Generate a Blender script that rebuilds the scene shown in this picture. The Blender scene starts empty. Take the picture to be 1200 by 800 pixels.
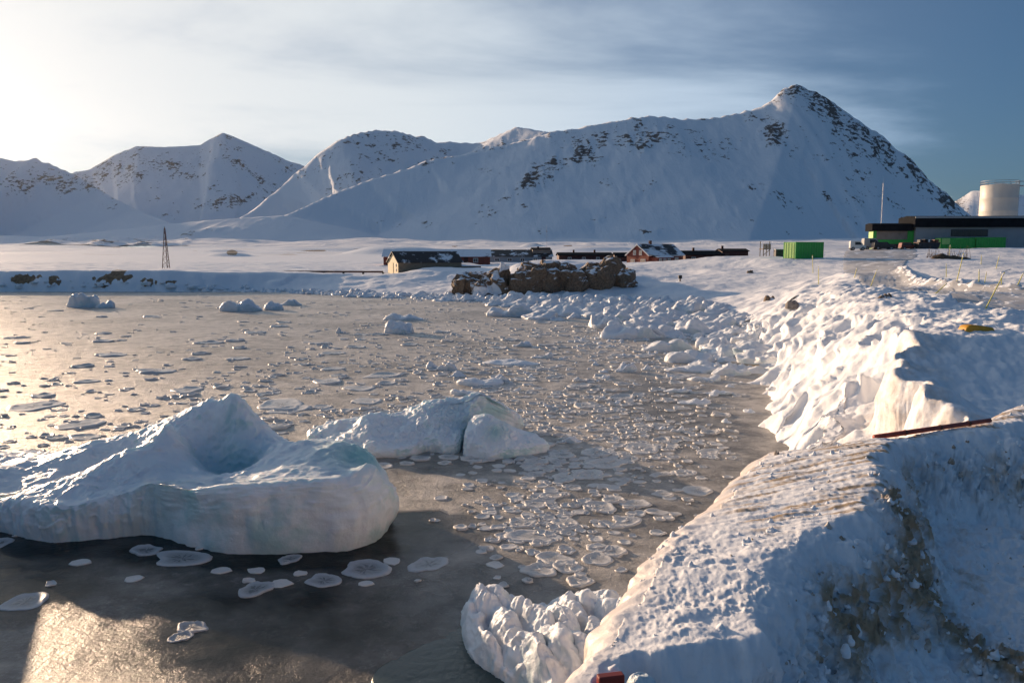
import bpy, math, random
import numpy as np
from mathutils import Vector, Matrix

SC = bpy.context.scene
COL = SC.collection
R = math.radians

# ------------------------------------------------------------------ camera
CAM_Z, TILT, FPX = 5.5, R(6.4), 933.0
cd = bpy.data.cameras.new('camera')
cd.sensor_width = 36.0
cd.lens = 28.0
cd.clip_start, cd.clip_end = 0.05, 60000
cam = bpy.data.objects.new('camera', cd)
COL.objects.link(cam)
cam.location = (0, 0, CAM_Z)
cam.rotation_euler = (R(90) - TILT, 0, 0)
SC.camera = cam

# ------------------------------------------------------------------ light
SUN_AZ, SUN_EL = -43.0, 9.2
sun_dir = Vector((math.sin(R(SUN_AZ)) * math.cos(R(SUN_EL)), math.cos(R(SUN_AZ)) * math.cos(R(SUN_EL)), math.sin(R(SUN_EL))))
sl = bpy.data.lights.new('sun', 'SUN')
sl.energy = 5.0
sl.angle = R(0.55)
sl.color = (1.0, 0.71, 0.47)
so = bpy.data.objects.new('sun', sl)
COL.objects.link(so)
so.rotation_euler = (-sun_dir).to_track_quat('-Z', 'Y').to_euler()
so.location = (-40, 40, 60)

world = bpy.data.worlds.new('World')
SC.world = world
world.use_nodes = True
wn, wl = world.node_tree.nodes, world.node_tree.links
wn.clear()


def N(nodes, typ, **kw):
    n = nodes.new(typ)
    for k, v in kw.items():
        if k.startswith('i_'):
            n.inputs[int(k[2:])].default_value = v
        else:
            setattr(n, k, v)
    return n


def ramp(nodes, stops, interp='LINEAR'):
    r = nodes.new('ShaderNodeValToRGB')
    r.color_ramp.interpolation = interp
    el = r.color_ramp.elements
    while len(el) < len(stops):
        el.new(0.5)
    for e, (p, c) in zip(el, stops):
        e.position = p
        e.color = c if len(c) == 4 else (*c, 1)
    return r


def build_world():
    out = N(wn, 'ShaderNodeOutputWorld')
    bg = N(wn, 'ShaderNodeBackground')
    bg.inputs['Strength'].default_value = 0.056
    wl.new(bg.outputs[0], out.inputs[0])
    sky = N(wn, 'ShaderNodeTexSky', sky_type='NISHITA', sun_disc=False)
    sky.sun_elevation = R(SUN_EL)
    sky.sun_rotation = R(SUN_AZ)
    sky.altitude = 0
    sky.air_density = 1.05
    sky.dust_density = 0.5
    sky.ozone_density = 6.0
    tc = N(wn, 'ShaderNodeTexCoord')
    sep = N(wn, 'ShaderNodeSeparateXYZ')
    wl.new(tc.outputs['Generated'], sep.inputs[0])
    # project the view direction on a cloud deck
    za = N(wn, 'ShaderNodeMath', operation='MAXIMUM', i_1=0.0)
    wl.new(sep.outputs['Z'], za.inputs[0])
    zb = N(wn, 'ShaderNodeMath', operation='ADD', i_1=0.16)
    wl.new(za.outputs[0], zb.inputs[0])
    dv = N(wn, 'ShaderNodeVectorMath', operation='DIVIDE')
    cmb = N(wn, 'ShaderNodeCombineXYZ')
    for i in range(3):
        wl.new(zb.outputs[0], cmb.inputs[i])
    wl.new(tc.outputs['Generated'], dv.inputs[0])
    wl.new(cmb.outputs[0], dv.inputs[1])
    mp = N(wn, 'ShaderNodeMapping')
    mp.inputs['Rotation'].default_value = (0, 0, R(-35))
    mp.inputs['Scale'].default_value = (0.55, 1.0, 0.0)
    mp.inputs['Location'].default_value = (20.4, 3.3, 0)
    wl.new(dv.outputs[0], mp.inputs[0])
    n1 = N(wn, 'ShaderNodeTexNoise')
    n1.inputs['Scale'].default_value = 0.75
    n1.inputs['Detail'].default_value = 7
    n1.inputs['Roughness'].default_value = 0.57
    n1.inputs['Distortion'].default_value = 0.35
    wl.new(mp.outputs[0], n1.inputs['Vector'])
    # thicker cloud towards the sun side of the sky
    dt = N(wn, 'ShaderNodeVectorMath', operation='DOT_PRODUCT')
    wl.new(tc.outputs['Generated'], dt.inputs[0])
    dt.inputs[1].default_value = sun_dir
    cov = N(wn, 'ShaderNodeMath', operation='MULTIPLY_ADD', i_1=0.28, i_2=-0.135)
    wl.new(dt.outputs['Value'], cov.inputs[0])
    sm = N(wn, 'ShaderNodeMath', operation='ADD')
    wl.new(n1.outputs[0], sm.inputs[0])
    wl.new(cov.outputs[0], sm.inputs[1])
    rp = ramp(wn, [(0.40, (0.19, 0.19, 0.19)), (0.68, (0.88, 0.88, 0.88))], 'EASE')
    wl.new(sm.outputs[0], rp.inputs[0])
    # cloud radiance: forward scattering round the sun
    dc = N(wn, 'ShaderNodeMath', operation='MAXIMUM', i_1=0.0)
    wl.new(dt.outputs['Value'], dc.inputs[0])
    crp = ramp(wn, [(0.0, (1.8, 3.4, 5.6)), (0.3, (3.2, 5.1, 7.6)), (0.6, (7.6, 9.2, 11.0)), (0.8, (10.2, 11.0, 11.5)), (0.97, (11.2, 11.4, 11.3))])
    wl.new(dc.outputs[0], crp.inputs[0])
    mx = N(wn, 'ShaderNodeMix', data_type='RGBA')
    wl.new(rp.outputs[0], mx.inputs['Factor'])
    wl.new(sky.outputs[0], mx.inputs['A'])
    wl.new(crp.outputs[0], mx.inputs['B'])
    wl.new(mx.outputs['Result'], bg.inputs['Color'])


build_world()
SC.view_settings.view_transform = 'Standard'
SC.view_settings.look = 'None'
SC.view_settings.gamma = 1.0
SC.view_settings.use_curve_mapping = False
SC.view_settings.exposure = 0.46
SC.cycles.use_denoising = True
SC.cycles.max_bounces = 6
SC.cycles.diffuse_bounces = 3
SC.cycles.glossy_bounces = 3
SC.cycles.transmission_bounces = 3
SC.cycles.volume_bounces = 1
SC.cycles.use_adaptive_sampling = True
SC.cycles.adaptive_threshold = 0.015

# ------------------------------------------------------------------ numpy helpers
CT, ST = math.cos(TILT), math.sin(TILT)


def ray(px, py):
    x, u = (px - 600) / FPX, (400 - py) / FPX
    return np.array([x, CT + u * ST, -ST + u * CT])


def at(px, py, d):
    """world point seen at pixel (px,py) of the photograph at forward distance d"""
    r = ray(px, py)
    return r * (d / r[1]) + np.array([0, 0, CAM_Z])


def atz(px, py, z):
    r = ray(px, py)
    return r * ((z - CAM_Z) / r[2]) + np.array([0, 0, CAM_Z])


def project(x, y, z):
    zz = z - CAM_Z
    f = y * CT - zz * ST
    u = y * ST + zz * CT
    return 600 + FPX * x / f, 400 - FPX * u / f


_rng = np.random.RandomState(7)
PERM = _rng.permutation(512)
PERM = np.concatenate([PERM, PERM, PERM])
GA = _rng.rand(512) * 2 * np.pi
GX, GY = np.cos(GA), np.sin(GA)
G3 = _rng.normal(size=(512, 3))
G3 /= np.linalg.norm(G3, axis=1)[:, None]


def noise2(x, y, seed=0):
    x = np.asarray(x, float) + seed * 17.13
    y = np.asarray(y, float) + seed * 7.77
    xi, yi = np.floor(x).astype(int), np.floor(y).astype(int)
    xf, yf = x - xi, y - yi
    u, v = xf * xf * xf * (xf * (xf * 6 - 15) + 10), yf * yf * yf * (yf * (yf * 6 - 15) + 10)
    a, b = xi & 511, yi & 511
    a1, b1 = (a + 1) & 511, (b + 1) & 511

    def g(i, j, dx, dy):
        h = PERM[PERM[i] + j]
        return GX[h] * dx + GY[h] * dy
    n00, n10 = g(a, b, xf, yf), g(a1, b, xf - 1, yf)
    n01, n11 = g(a, b1, xf, yf - 1), g(a1, b1, xf - 1, yf - 1)
    p = n00 + u * (n10 - n00)
    q = n01 + u * (n11 - n01)
    return (p + v * (q - p)) * 1.5


def noise3(P, seed=0):
    P = P + np.array([17.3, 5.1, 9.7]) * seed
    I = np.floor(P).astype(int)
    F = P - I
    U = F * F * F * (F * (F * 6 - 15) + 10)
    I0, I1 = I & 511, (I + 1) & 511
    out = 0
    for dx in (0, 1):
        for dy in (0, 1):
            for dz in (0, 1):
                a = (I1 if dx else I0)[:, 0]
                b = (I1 if dy else I0)[:, 1]
                c = (I1 if dz else I0)[:, 2]
                h = PERM[PERM[PERM[a] + b] + c]
                D = F - np.array([dx, dy, dz])
                w = (U[:, 0] if dx else 1 - U[:, 0]) * (U[:, 1] if dy else 1 - U[:, 1]) * (U[:, 2] if dz else 1 - U[:, 2])
                out = out + w * (G3[h] * D).sum(1)
    return out * 1.5


def fbm(x, y, octv=4, seed=0, gain=0.5):
    s, a, f = 0, 1.0, 1.0
    for o in range(octv):
        s = s + a * noise2(x * f, y * f, seed + o * 3)
        a *= gain
        f *= 2.03
    return s


def ridged(x, y, octv=4, seed=0):
    s, a, f = 0, 1.0, 1.0
    for o in range(octv):
        s = s + a * (1 - 2 * np.abs(noise2(x * f, y * f, seed + o * 3)))
        a *= 0.5
        f *= 2.1
    return s


def fbm3(P, octv=3, seed=0, gain=0.5):
    s, a, f = 0, 1.0, 1.0
    for o in range(octv):
        s = s + a * noise3(P * f, seed + o)
        a *= gain
        f *= 2.05
    return s


def sstep(a, b, x):
    t = np.clip((x - a) / (b - a), 0, 1)
    return t * t * (3 - 2 * t)


def smax(a, b, k):
    h = np.clip(0.5 + 0.5 * (a - b) / k, 0, 1)
    return b + (a - b) * h + k * h * (1 - h)


def tps(pts, reg=1e-3):
    """thin plate spline through (x, y, z) points"""
    P = np.array(pts, float)
    n = len(P)
    sc = np.abs(P[:, :2]).max()
    X = P[:, :2] / sc

    def U(r2):
        return np.where(r2 > 1e-12, 0.5 * r2 * np.log(np.maximum(r2, 1e-12)), 0)
    r2 = ((X[:, None] - X[None]) ** 2).sum(2)
    A = np.zeros((n + 3, n + 3))
    A[:n, :n] = U(r2) + reg * np.eye(n)
    A[:n, n] = 1
    A[:n, n + 1:] = X
    A[n, :n] = 1
    A[n + 1:, :n] = X.T
    w = np.linalg.solve(A, np.concatenate([P[:, 2], [0, 0, 0]]))

    def f(x, y):
        x, y = np.asarray(x, float) / sc, np.asarray(y, float) / sc
        s = w[n] + w[n + 1] * x + w[n + 2] * y
        for i in range(n):
            s = s + w[i] * U((x - X[i, 0]) ** 2 + (y - X[i, 1]) ** 2)
        return s
    return f


def idw(pts, power=3, eps=1e-6):
    P = np.array(pts, float)

    def f(x, y):
        num = den = 0
        for a, b, z in P:
            w = 1.0 / (((x - a) ** 2 + (y - b) ** 2) ** (power / 2) + eps)
            num = num + w * z
            den = den + w
        return num / den
    return f


def seg_dist(x, y, poly, vals=None):
    """distance to a polyline, signed cross of the nearest segment and interpolated values"""
    best = np.full(np.shape(x), 1e18)
    sgn = np.zeros(np.shape(x))
    V = None if vals is None else [np.zeros(np.shape(x)) for _ in range(len(vals[0]))]
    for i in range(len(poly) - 1):
        ax, ay = poly[i][:2]
        bx, by = poly[i + 1][:2]
        dx, dy = bx - ax, by - ay
        t = np.clip(((x - ax) * dx + (y - ay) * dy) / (dx * dx + dy * dy + 1e-12), 0, 1)
        d2 = (x - ax - t * dx) ** 2 + (y - ay - t * dy) ** 2
        m = d2 < best
        best = np.where(m, d2, best)
        sgn = np.where(m, dx * (y - ay) - dy * (x - ax), sgn)
        if V is not None:
            for k in range(len(V)):
                V[k] = np.where(m, vals[i][k] + t * (vals[i + 1][k] - vals[i][k]), V[k])
    d = np.sqrt(best)
    return (d, sgn) if V is None else (d, sgn, V)


def inside(x, y, poly):
    c = np.zeros(np.shape(x), bool)
    n = len(poly)
    for i in range(n):
        x0, y0 = poly[i]
        x1, y1 = poly[(i + 1) % n]
        cond = ((y0 > y) != (y1 > y))
        c ^= cond & (x < (x1 - x0) * (y - y0) / ((y1 - y0) if y1 != y0 else 1e-9) + x0)
    return c


# ------------------------------------------------------------------ materials
MATS = {}


def new_mat(name):
    m = bpy.data.materials.new(name)
    m.use_nodes = True
    nt = m.node_tree
    nt.nodes.clear()
    out = nt.nodes.new('ShaderNodeOutputMaterial')
    b = nt.nodes.new('ShaderNodeBsdfPrincipled')
    nt.links.new(b.outputs[0], out.inputs[0])
    MATS[name] = m
    return m, nt.nodes, nt.links, b


def tex_noise(nodes, links, scale, detail=4, rough=0.55, coord='Object', dist=0.0, stretch=None):
    tc = nodes.new('ShaderNodeTexCoord')
    n = nodes.new('ShaderNodeTexNoise')
    n.inputs['Scale'].default_value = scale
    n.inputs['Detail'].default_value = detail
    n.inputs['Roughness'].default_value = rough
    n.inputs['Distortion'].default_value = dist
    if coord == 'World':
        g = nodes.new('ShaderNodeNewGeometry')
        src = g.outputs['Position']
    else:
        src = tc.outputs[coord]
    if stretch:
        mp = nodes.new('ShaderNodeMapping')
        mp.inputs['Scale'].default_value = stretch
        links.new(src, mp.inputs[0])
        src = mp.outputs[0]
    links.new(src, n.inputs['Vector'])
    return n


def bump(nodes, links, height, strength, dist, prev=None):
    b = nodes.new('ShaderNodeBump')
    b.inputs['Strength'].default_value = strength
    b.inputs['Distance'].default_value = dist
    links.new(height, b.inputs['Height'])
    if prev is not None:
        links.new(prev, b.inputs['Normal'])
    return b.outputs[0]


def mixc(nodes, links, fac, a, b):
    m = nodes.new('ShaderNodeMix')
    m.data_type = 'RGBA'
    for key, v in (('Factor', fac), ('A', a), ('B', b)):
        if isinstance(v, (tuple, list)):
            m.inputs[key].default_value = (*v, 1) if len(v) == 3 else v
        elif isinstance(v, (int, float)):
            m.inputs[key].default_value = v
        else:
            links.new(v, m.inputs[key])
    return m.outputs['Result']


def attr(nodes, name):
    a = nodes.new('ShaderNodeAttribute')
    a.attribute_name = name
    return a.outputs['Fac']


def mth(nodes, links, op, a, b=None, clamp=False):
    m = nodes.new('ShaderNodeMath')
    m.operation = op
    m.use_clamp = clamp
    for i, v in enumerate((a, b)):
        if v is None:
            continue
        if isinstance(v, (int, float)):
            m.inputs[i].default_value = v
        else:
            links.new(v, m.inputs[i])
    return m.outputs[0]


def thresh(nodes, links, src, lo, hi):
    m = nodes.new('ShaderNodeMapRange')
    m.interpolation_type = 'SMOOTHSTEP'
    m.inputs['From Min'].default_value = lo
    m.inputs['From Max'].default_value = hi
    links.new(src, m.inputs['Value'])
    return m.outputs[0]


SNOW = (0.86, 0.87, 0.89)


def mat_mountain():
    m, n, l, b = new_mat('mountain_snow_and_rock')
    big = tex_noise(n, l, 0.011, 6, 0.62, 'World')
    fine = tex_noise(n, l, 0.06, 6, 0.68, 'World', stretch=(1, 1, 1.6))
    rk = attr(n, 'rock')
    s = mth(n, l, 'ADD', mth(n, l, 'MULTIPLY', mth(n, l, 'SUBTRACT', fine.outputs[0], 0.5), 1.9), mth(n, l, 'MULTIPLY', mth(n, l, 'SUBTRACT', big.outputs[0], 0.5), 0.9))
    stk0 = tex_noise(n, l, 0.035, 5, 0.6, 'World', dist=0.6, stretch=(1.0, 0.22, 0.35))
    s = mth(n, l, 'ADD', s, mth(n, l, 'MULTIPLY', mth(n, l, 'SUBTRACT', stk0.outputs[0], 0.5), 0.9))
    s = mth(n, l, 'ADD', s, mth(n, l, 'MULTIPLY', rk, 0.5))
    f = thresh(n, l, s, 0.40, 0.50)
    f = mth(n, l, 'MULTIPLY', f, thresh(n, l, rk, 0.03, 0.25))
    rcol = ramp(n, [(0.3, (0.055, 0.05, 0.05)), (0.7, (0.16, 0.135, 0.12))])
    l.new(fine.outputs[0], rcol.inputs[0])
    col = mixc(n, l, f, SNOW, rcol.outputs[0])
    l.new(col, b.inputs['Base Color'])
    b.inputs['Roughness'].default_value = 0.75
    b.inputs['Specular IOR Level'].default_value = 0.2
    hb = mth(n, l, 'MULTIPLY', fine.outputs[0], mth(n, l, 'ADD', mth(n, l, 'MULTIPLY', f, 0.8), 0.2))
    stk = tex_noise(n, l, 0.035, 5, 0.6, 'World', dist=0.6, stretch=(1.0, 0.22, 0.35))
    nb = bump(n, l, big.outputs[0], 0.3, 10)
    nb = bump(n, l, stk.outputs[0], 0.35, 7, nb)
    nb = bump(n, l, hb, 0.5, 6, nb)
    l.new(nb, b.inputs['Normal'])


def mat_land():
    """shore land, plain: snow with brown earth where 'rock' says, dirt tint where 'dirt' says"""
    m, n, l, b = new_mat('land_snow')
    big = tex_noise(n, l, 0.35, 5, 0.6, 'World')
    mid = tex_noise(n, l, 2.2, 6, 0.65, 'World')
    fine = tex_noise(n, l, 26, 5, 0.7, 'World')
    rk = attr(n, 'rock')
    dr = attr(n, 'dirt')
    s = mth(n, l, 'ADD', mth(n, l, 'MULTIPLY', mid.outputs[0], 0.6), mth(n, l, 'MULTIPLY', rk, 0.8))
    f = thresh(n, l, s, 0.62, 0.72)
    f = mth(n, l, 'MULTIPLY', f, thresh(n, l, rk, 0.05, 0.2))
    rcol = ramp(n, [(0.3, (0.12, 0.072, 0.038)), (0.55, (0.28, 0.175, 0.095)), (0.8, (0.38, 0.26, 0.15))])
    l.new(mid.outputs[0], rcol.inputs[0])
    d2 = mth(n, l, 'MULTIPLY', dr, thresh(n, l, mid.outputs[0], 0.35, 0.68))
    snow = mixc(n, l, d2, SNOW, (0.45, 0.32, 0.2))
    col = mixc(n, l, f, snow, rcol.outputs[0])
    l.new(col, b.inputs['Base Color'])
    b.inputs['Roughness'].default_value = 0.6
    b.inputs['Specular IOR Level'].default_value = 0.3
    nb = bump(n, l, big.outputs[0], 0.35, 0.5)
    nb = bump(n, l, mid.outputs[0], 0.35, 0.12, nb)
    nb = bump(n, l, fine.outputs[0], 0.3, 0.012, nb)
    l.new(nb, b.inputs['Normal'])


def mat_pier():
    m, n, l, b = new_mat('crusted_pier_snow')
    mid = tex_noise(n, l, 9, 6, 0.65, 'World')
    fine = tex_noise(n, l, 60, 6, 0.72, 'World')
    vor = n.new('ShaderNodeTexVoronoi')
    vor.inputs['Scale'].default_value = 38
    g = n.new('ShaderNodeNewGeometry')
    l.new(g.outputs['Position'], vor.inputs['Vector'])
    dr = attr(n, 'dirt')
    ice = attr(n, 'ice')
    d1 = thresh(n, l, mth(n, l, 'ADD', mid.outputs[0], mth(n, l, 'MULTIPLY', dr, 0.4)), 0.5, 0.85)
    d1 = mth(n, l, 'MULTIPLY', d1, mth(n, l, "ADD", dr, 0.2))
    snow = mixc(n, l, d1, (0.82, 0.83, 0.85), (0.40, 0.29, 0.18))
    sp = thresh(n, l, mth(n, l, 'ADD', fine.outputs[0], mth(n, l, 'MULTIPLY', dr, 0.16)), 0.74, 0.8)
    snow = mixc(n, l, mth(n, l, 'MULTIPLY', sp, mth(n, l, 'MULTIPLY', dr, 1.0, True)), snow, (0.17, 0.105, 0.06))
    col = mixc(n, l, ice, snow, (0.72, 0.62, 0.55))
    l.new(col, b.inputs['Base Color'])
    rr = mth(n, l, 'SUBTRACT', 0.6, mth(n, l, 'MULTIPLY', ice, 0.28))
    l.new(rr, b.inputs['Roughness'])
    nb = bump(n, l, mid.outputs[0], 0.4, 0.012)
    nb = bump(n, l, fine.outputs[0], 0.6, 0.006, nb)
    l.new(nb, b.inputs['Normal'])


def mat_water():
    m, n, l, b = new_mat('slush_ice_water')
    big = tex_noise(n, l, 0.12, 5, 0.6, 'World')
    mid = tex_noise(n, l, 1.3, 6, 0.6, 'World')
    fine = tex_noise(n, l, 14, 5, 0.75, 'World')
    grain = tex_noise(n, l, 70, 3, 0.7, 'World')
    clr = attr(n, 'clear')
    sl_ = thresh(n, l, mth(n, l, 'ADD', mth(n, l, 'MULTIPLY', mid.outputs[0], 0.6), mth(n, l, 'MULTIPLY', big.outputs[0], 0.5)), 0.42, 0.66)
    slush = mixc(n, l, sl_, (0.25, 0.23, 0.205), (0.62, 0.565, 0.50))
    lump0 = tex_noise(n, l, 4.5, 6, 0.68, 'World', dist=0.4)
    speck = thresh(n, l, mth(n, l, 'ADD', mth(n, l, 'MULTIPLY', fine.outputs[0], 0.5), mth(n, l, 'MULTIPLY', lump0.outputs[0], 0.5)), 0.5, 0.62)
    slush = mixc(n, l, mth(n, l, 'MULTIPLY', speck, 0.55), slush, (0.80, 0.74, 0.67))
    wisp = tex_noise(n, l, 1.6, 6, 0.6, 'World', dist=1.6)
    wv = thresh(n, l, wisp.outputs[0], 0.55, 0.72)
    dark = mixc(n, l, mth(n, l, 'MULTIPLY', wv, 0.45), (0.006, 0.012, 0.014), (0.05, 0.065, 0.066))
    col = mixc(n, l, clr, slush, dark)
    l.new(col, b.inputs['Base Color'])
    rough = mth(n, l, 'SUBTRACT', 0.42, mth(n, l, 'MULTIPLY', clr, 0.27))
    l.new(rough, b.inputs['Roughness'])
    b.inputs['IOR'].default_value = 1.33
    l.new(mth(n, l, 'SUBTRACT', 0.5, mth(n, l, 'MULTIPLY', clr, 0.36)), b.inputs['Specular IOR Level'])
    inv = mth(n, l, 'SUBTRACT', 1.0, clr)
    lump = tex_noise(n, l, 4.5, 6, 0.68, 'World', dist=0.4)
    h = mth(n, l, 'MULTIPLY', mth(n, l, 'ADD', fine.outputs[0], mth(n, l, 'MULTIPLY', lump.outputs[0], 1.6)), mth(n, l, 'ADD', inv, 0.1))
    nb = bump(n, l, mth(n, l, 'MULTIPLY', mid.outputs[0], mth(n, l, 'ADD', inv, 0.2)), 0.5, 0.12)
    nb = bump(n, l, h, 0.8, 0.05, nb)
    nb = bump(n, l, mth(n, l, 'MULTIPLY', grain.outputs[0], inv), 0.5, 0.006, nb)
    l.new(nb, b.inputs['Normal'])


def mat_ice(name, snow, ice, wall_tint=0.6, scale=1.0, sss=0.25):
    """glacier ice: white crust on top, bluish green in smooth scoured places"""
    m, n, l, b = new_mat(name)
    big = tex_noise(n, l, 0.9 * scale, 4, 0.55)
    mid = tex_noise(n, l, 5 * scale, 6, 0.62)
    fine = tex_noise(n, l, 45 * scale, 5, 0.7)
    g = n.new('ShaderNodeNewGeometry')
    sp = n.new('ShaderNodeSeparateXYZ')
    l.new(g.outputs['Normal'], sp.inputs[0])
    up = thresh(n, l, mth(n, l, 'ADD', sp.outputs['Z'], mth(n, l, 'MULTIPLY', mth(n, l, 'SUBTRACT', mid.outputs[0], 0.5), 0.9)), 0.25, 0.7)
    tint = thresh(n, l, big.outputs[0], 0.46, 0.66)
    tint = mth(n, l, 'MULTIPLY', tint, wall_tint)
    a = attr(n, 'ice')
    tint = mth(n, l, 'MAXIMUM', tint, a)
    up2 = mth(n, l, 'MULTIPLY', up, mth(n, l, 'SUBTRACT', 1.0, a))
    body = mixc(n, l, tint, tuple(0.9 * c for c in snow), ice)
    col = mixc(n, l, up2, body, snow)
    l.new(col, b.inputs['Base Color'])
    rg = mth(n, l, 'SUBTRACT', 0.46, mth(n, l, 'MULTIPLY', tint, 0.25))
    l.new(rg, b.inputs['Roughness'])
    b.inputs['IOR'].default_value = 1.31
    if sss:
        b.inputs['Subsurface Weight'].default_value = sss
        b.inputs['Subsurface Radius'].default_value = (0.25, 0.5, 0.6)
        b.inputs['Subsurface Scale'].default_value = 0.35
    nb = bump(n, l, mid.outputs[0], 0.5, 0.07 / scale)
    nb = bump(n, l, fine.outputs[0], 0.5, 0.008 / scale, nb)
    l.new(nb, b.inputs['Normal'])


def mat_rock():
    m, n, l, b = new_mat('brown_cliff_rock')
    big = tex_noise(n, l, 0.8, 6, 0.62)
    fine = tex_noise(n, l, 5, 6, 0.7)
    g = n.new('ShaderNodeNewGeometry')
    sp = n.new('ShaderNodeSeparateXYZ')
    l.new(g.outputs['Normal'], sp.inputs[0])
    up = mth(n, l, 'ADD', sp.outputs['Z'], mth(n, l, 'MULTIPLY', mth(n, l, 'SUBTRACT', big.outputs[0], 0.5), 1.6))
    sn = mth(n, l, 'MAXIMUM', thresh(n, l, up, 0.68, 0.8), thresh(n, l, attr(n, 'snowy'), 0.45, 0.55))
    rc = ramp(n, [(0.25, (0.05, 0.034, 0.022)), (0.5, (0.19, 0.125, 0.078)), (0.8, (0.34, 0.24, 0.155))])
    l.new(fine.outputs[0], rc.inputs[0])
    l.new(mixc(n, l, sn, rc.outputs[0], SNOW), b.inputs['Base Color'])
    b.inputs['Roughness'].default_value = 0.8
    nb = bump(n, l, big.outputs[0], 0.6, 0.5)
    nb = bump(n, l, fine.outputs[0], 0.5, 0.12, nb)
    l.new(nb, b.inputs['Normal'])


def mat_plain(name, col, rough=0.6, var=0.25, scale=3.0, metal=0.0, bumpd=0.0, stretch=None):
    m, n, l, b = new_mat(name)
    t = tex_noise(n, l, scale, 5, 0.6, stretch=stretch)
    r = ramp(n, [(0.3, tuple(c * (1 - var) for c in col)), (0.7, tuple(min(1, c * (1 + var)) for c in col))])
    l.new(t.outputs[0], r.inputs[0])
    l.new(r.outputs[0], b.inputs['Base Color'])
    b.inputs['Roughness'].default_value = rough
    b.inputs['Metallic'].default_value = metal
    if bumpd:
        l.new(bump(n, l, t.outputs[0], 0.5, bumpd), b.inputs['Normal'])


def mat_patchy(name, a, bcol, lo, hi, scale, rough=0.7, stretch=None):
    m, n, l, b = new_mat(name)
    t = tex_noise(n, l, scale, 6, 0.62, stretch=stretch)
    f = thresh(n, l, t.outputs[0], lo, hi)
    l.new(mixc(n, l, f, a, bcol), b.inputs['Base Color'])
    b.inputs['Roughness'].default_value = rough
    l.new(bump(n, l, t.outputs[0], 0.4, 0.03), b.inputs['Normal'])


mat_mountain()
mat_land()
mat_pier()
mat_water()
mat_rock()
mat_ice('berg_ice', (0.82, 0.86, 0.88), (0.22, 0.50, 0.52), 0.6, 1.0, 0.25)
mat_ice('block_ice', (0.82, 0.84, 0.86), (0.42, 0.58, 0.62), 0.6, 1.0, 0)
mat_ice('pancake_ice', (0.72, 0.69, 0.65), (0.42, 0.39, 0.355), 0.3, 1.5, 0)
mat_ice('shaded_pancake_ice', (0.50, 0.51, 0.52), (0.11, 0.12, 0.125), 0.3, 1.5, 0)  # pancake colour darkened to carry the iceberg's shade
mat_ice('wet_ice_foot', (0.5, 0.55, 0.55), (0.025, 0.05, 0.053), 0.3, 2.0, 0)
mat_plain('red_boards', (0.24, 0.055, 0.03), 0.7, 0.3, 1.2, stretch=(6, 6, 0.5))
mat_plain('dark_red_boards', (0.07, 0.022, 0.016), 0.75, 0.3, 1.2)
mat_plain('cream_boards', (0.62, 0.5, 0.3), 0.7, 0.2, 2.0, stretch=(6, 6, 0.5))
mat_plain('weathered_boards', (0.24, 0.18, 0.12), 0.8, 0.35, 1.5, stretch=(1, 1, 8))
mat_plain('white_paint', (0.75, 0.74, 0.70), 0.6, 0.06, 2)
mat_plain('window_glass', (0.03, 0.035, 0.045), 0.12, 0.1, 2)
mat_plain('curtain_glass', (0.55, 0.42, 0.30), 0.25, 0.15, 3)
mat_plain('grey_cladding', (0.30, 0.31, 0.32), 0.55, 0.08, 0.6)
mat_plain('tan_cladding', (0.26, 0.21, 0.17), 0.65, 0.2, 0.8)
mat_plain('brown_cladding', (0.085, 0.045, 0.032), 0.7, 0.25, 0.8)
mat_plain('black_roof', (0.016, 0.017, 0.02), 0.9, 0.25, 1.0)
MATS['black_roof'].node_tree.nodes['Principled BSDF'].inputs['Specular IOR Level'].default_value = 0.05
mat_plain('green_paint', (0.04, 0.36, 0.045), 0.45, 0.12, 1.5)
mat_plain('pale_and_sunlit_green', (0.34, 0.56, 0.16), 0.5, 0.12, 1.5)  # sunlight on green end faces put into the colour; pale panel shares it
mat_plain('tank_paint', (0.62, 0.57, 0.50), 0.5, 0.08, 0.5, stretch=(1, 1, 0.15))
mat_plain('galvanised_steel', (0.36, 0.36, 0.37), 0.45, 0.15, 4, 0.6)
mat_plain('rusty_steel', (0.14, 0.06, 0.04), 0.7, 0.35, 4)
mat_plain('white_car_paint', (0.72, 0.70, 0.66), 0.3, 0.04, 2)
mat_plain('silver_car_paint', (0.42, 0.42, 0.40), 0.35, 0.06, 2)
mat_plain('black_car_paint', (0.018, 0.02, 0.026), 0.25, 0.1, 2)
mat_plain('red_car_paint', (0.20, 0.035, 0.02), 0.35, 0.15, 2)
mat_plain('tyre_rubber', (0.02, 0.02, 0.02), 0.85, 0.2, 6)
mat_plain('lamp_glass', (0.6, 0.58, 0.55), 0.15, 0.05, 6)
mat_plain('machine_paint', (0.03, 0.03, 0.035), 0.6, 0.4, 2)
mat_plain('marker_cane', (0.62, 0.56, 0.12), 0.55, 0.2, 12)
mat_plain('yellow_plastic', (0.62, 0.30, 0.015), 0.5, 0.12, 6)
mat_plain('red_pole_paint', (0.36, 0.07, 0.045), 0.6, 0.35, 14, bumpd=0.004)
mat_plain('red_board_paint', (0.24, 0.02, 0.008), 0.5, 0.35, 9, bumpd=0.003)
mat_plain('old_timber', (0.20, 0.15, 0.10), 0.85, 0.35, 5)
mat_plain('twig_brown', (0.09, 0.06, 0.035), 0.85, 0.4, 8)
mat_plain('stone_grey', (0.20, 0.18, 0.165), 0.8, 0.35, 5, bumpd=0.03)
mat_patchy('snowy_dark_roof', (0.035, 0.03, 0.03), SNOW, 0.52, 0.62, 0.55)
mat_patchy('half_snowy_roof', (0.05, 0.045, 0.045), SNOW, 0.42, 0.5, 0.3, stretch=(0.5, 1, 1))
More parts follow.
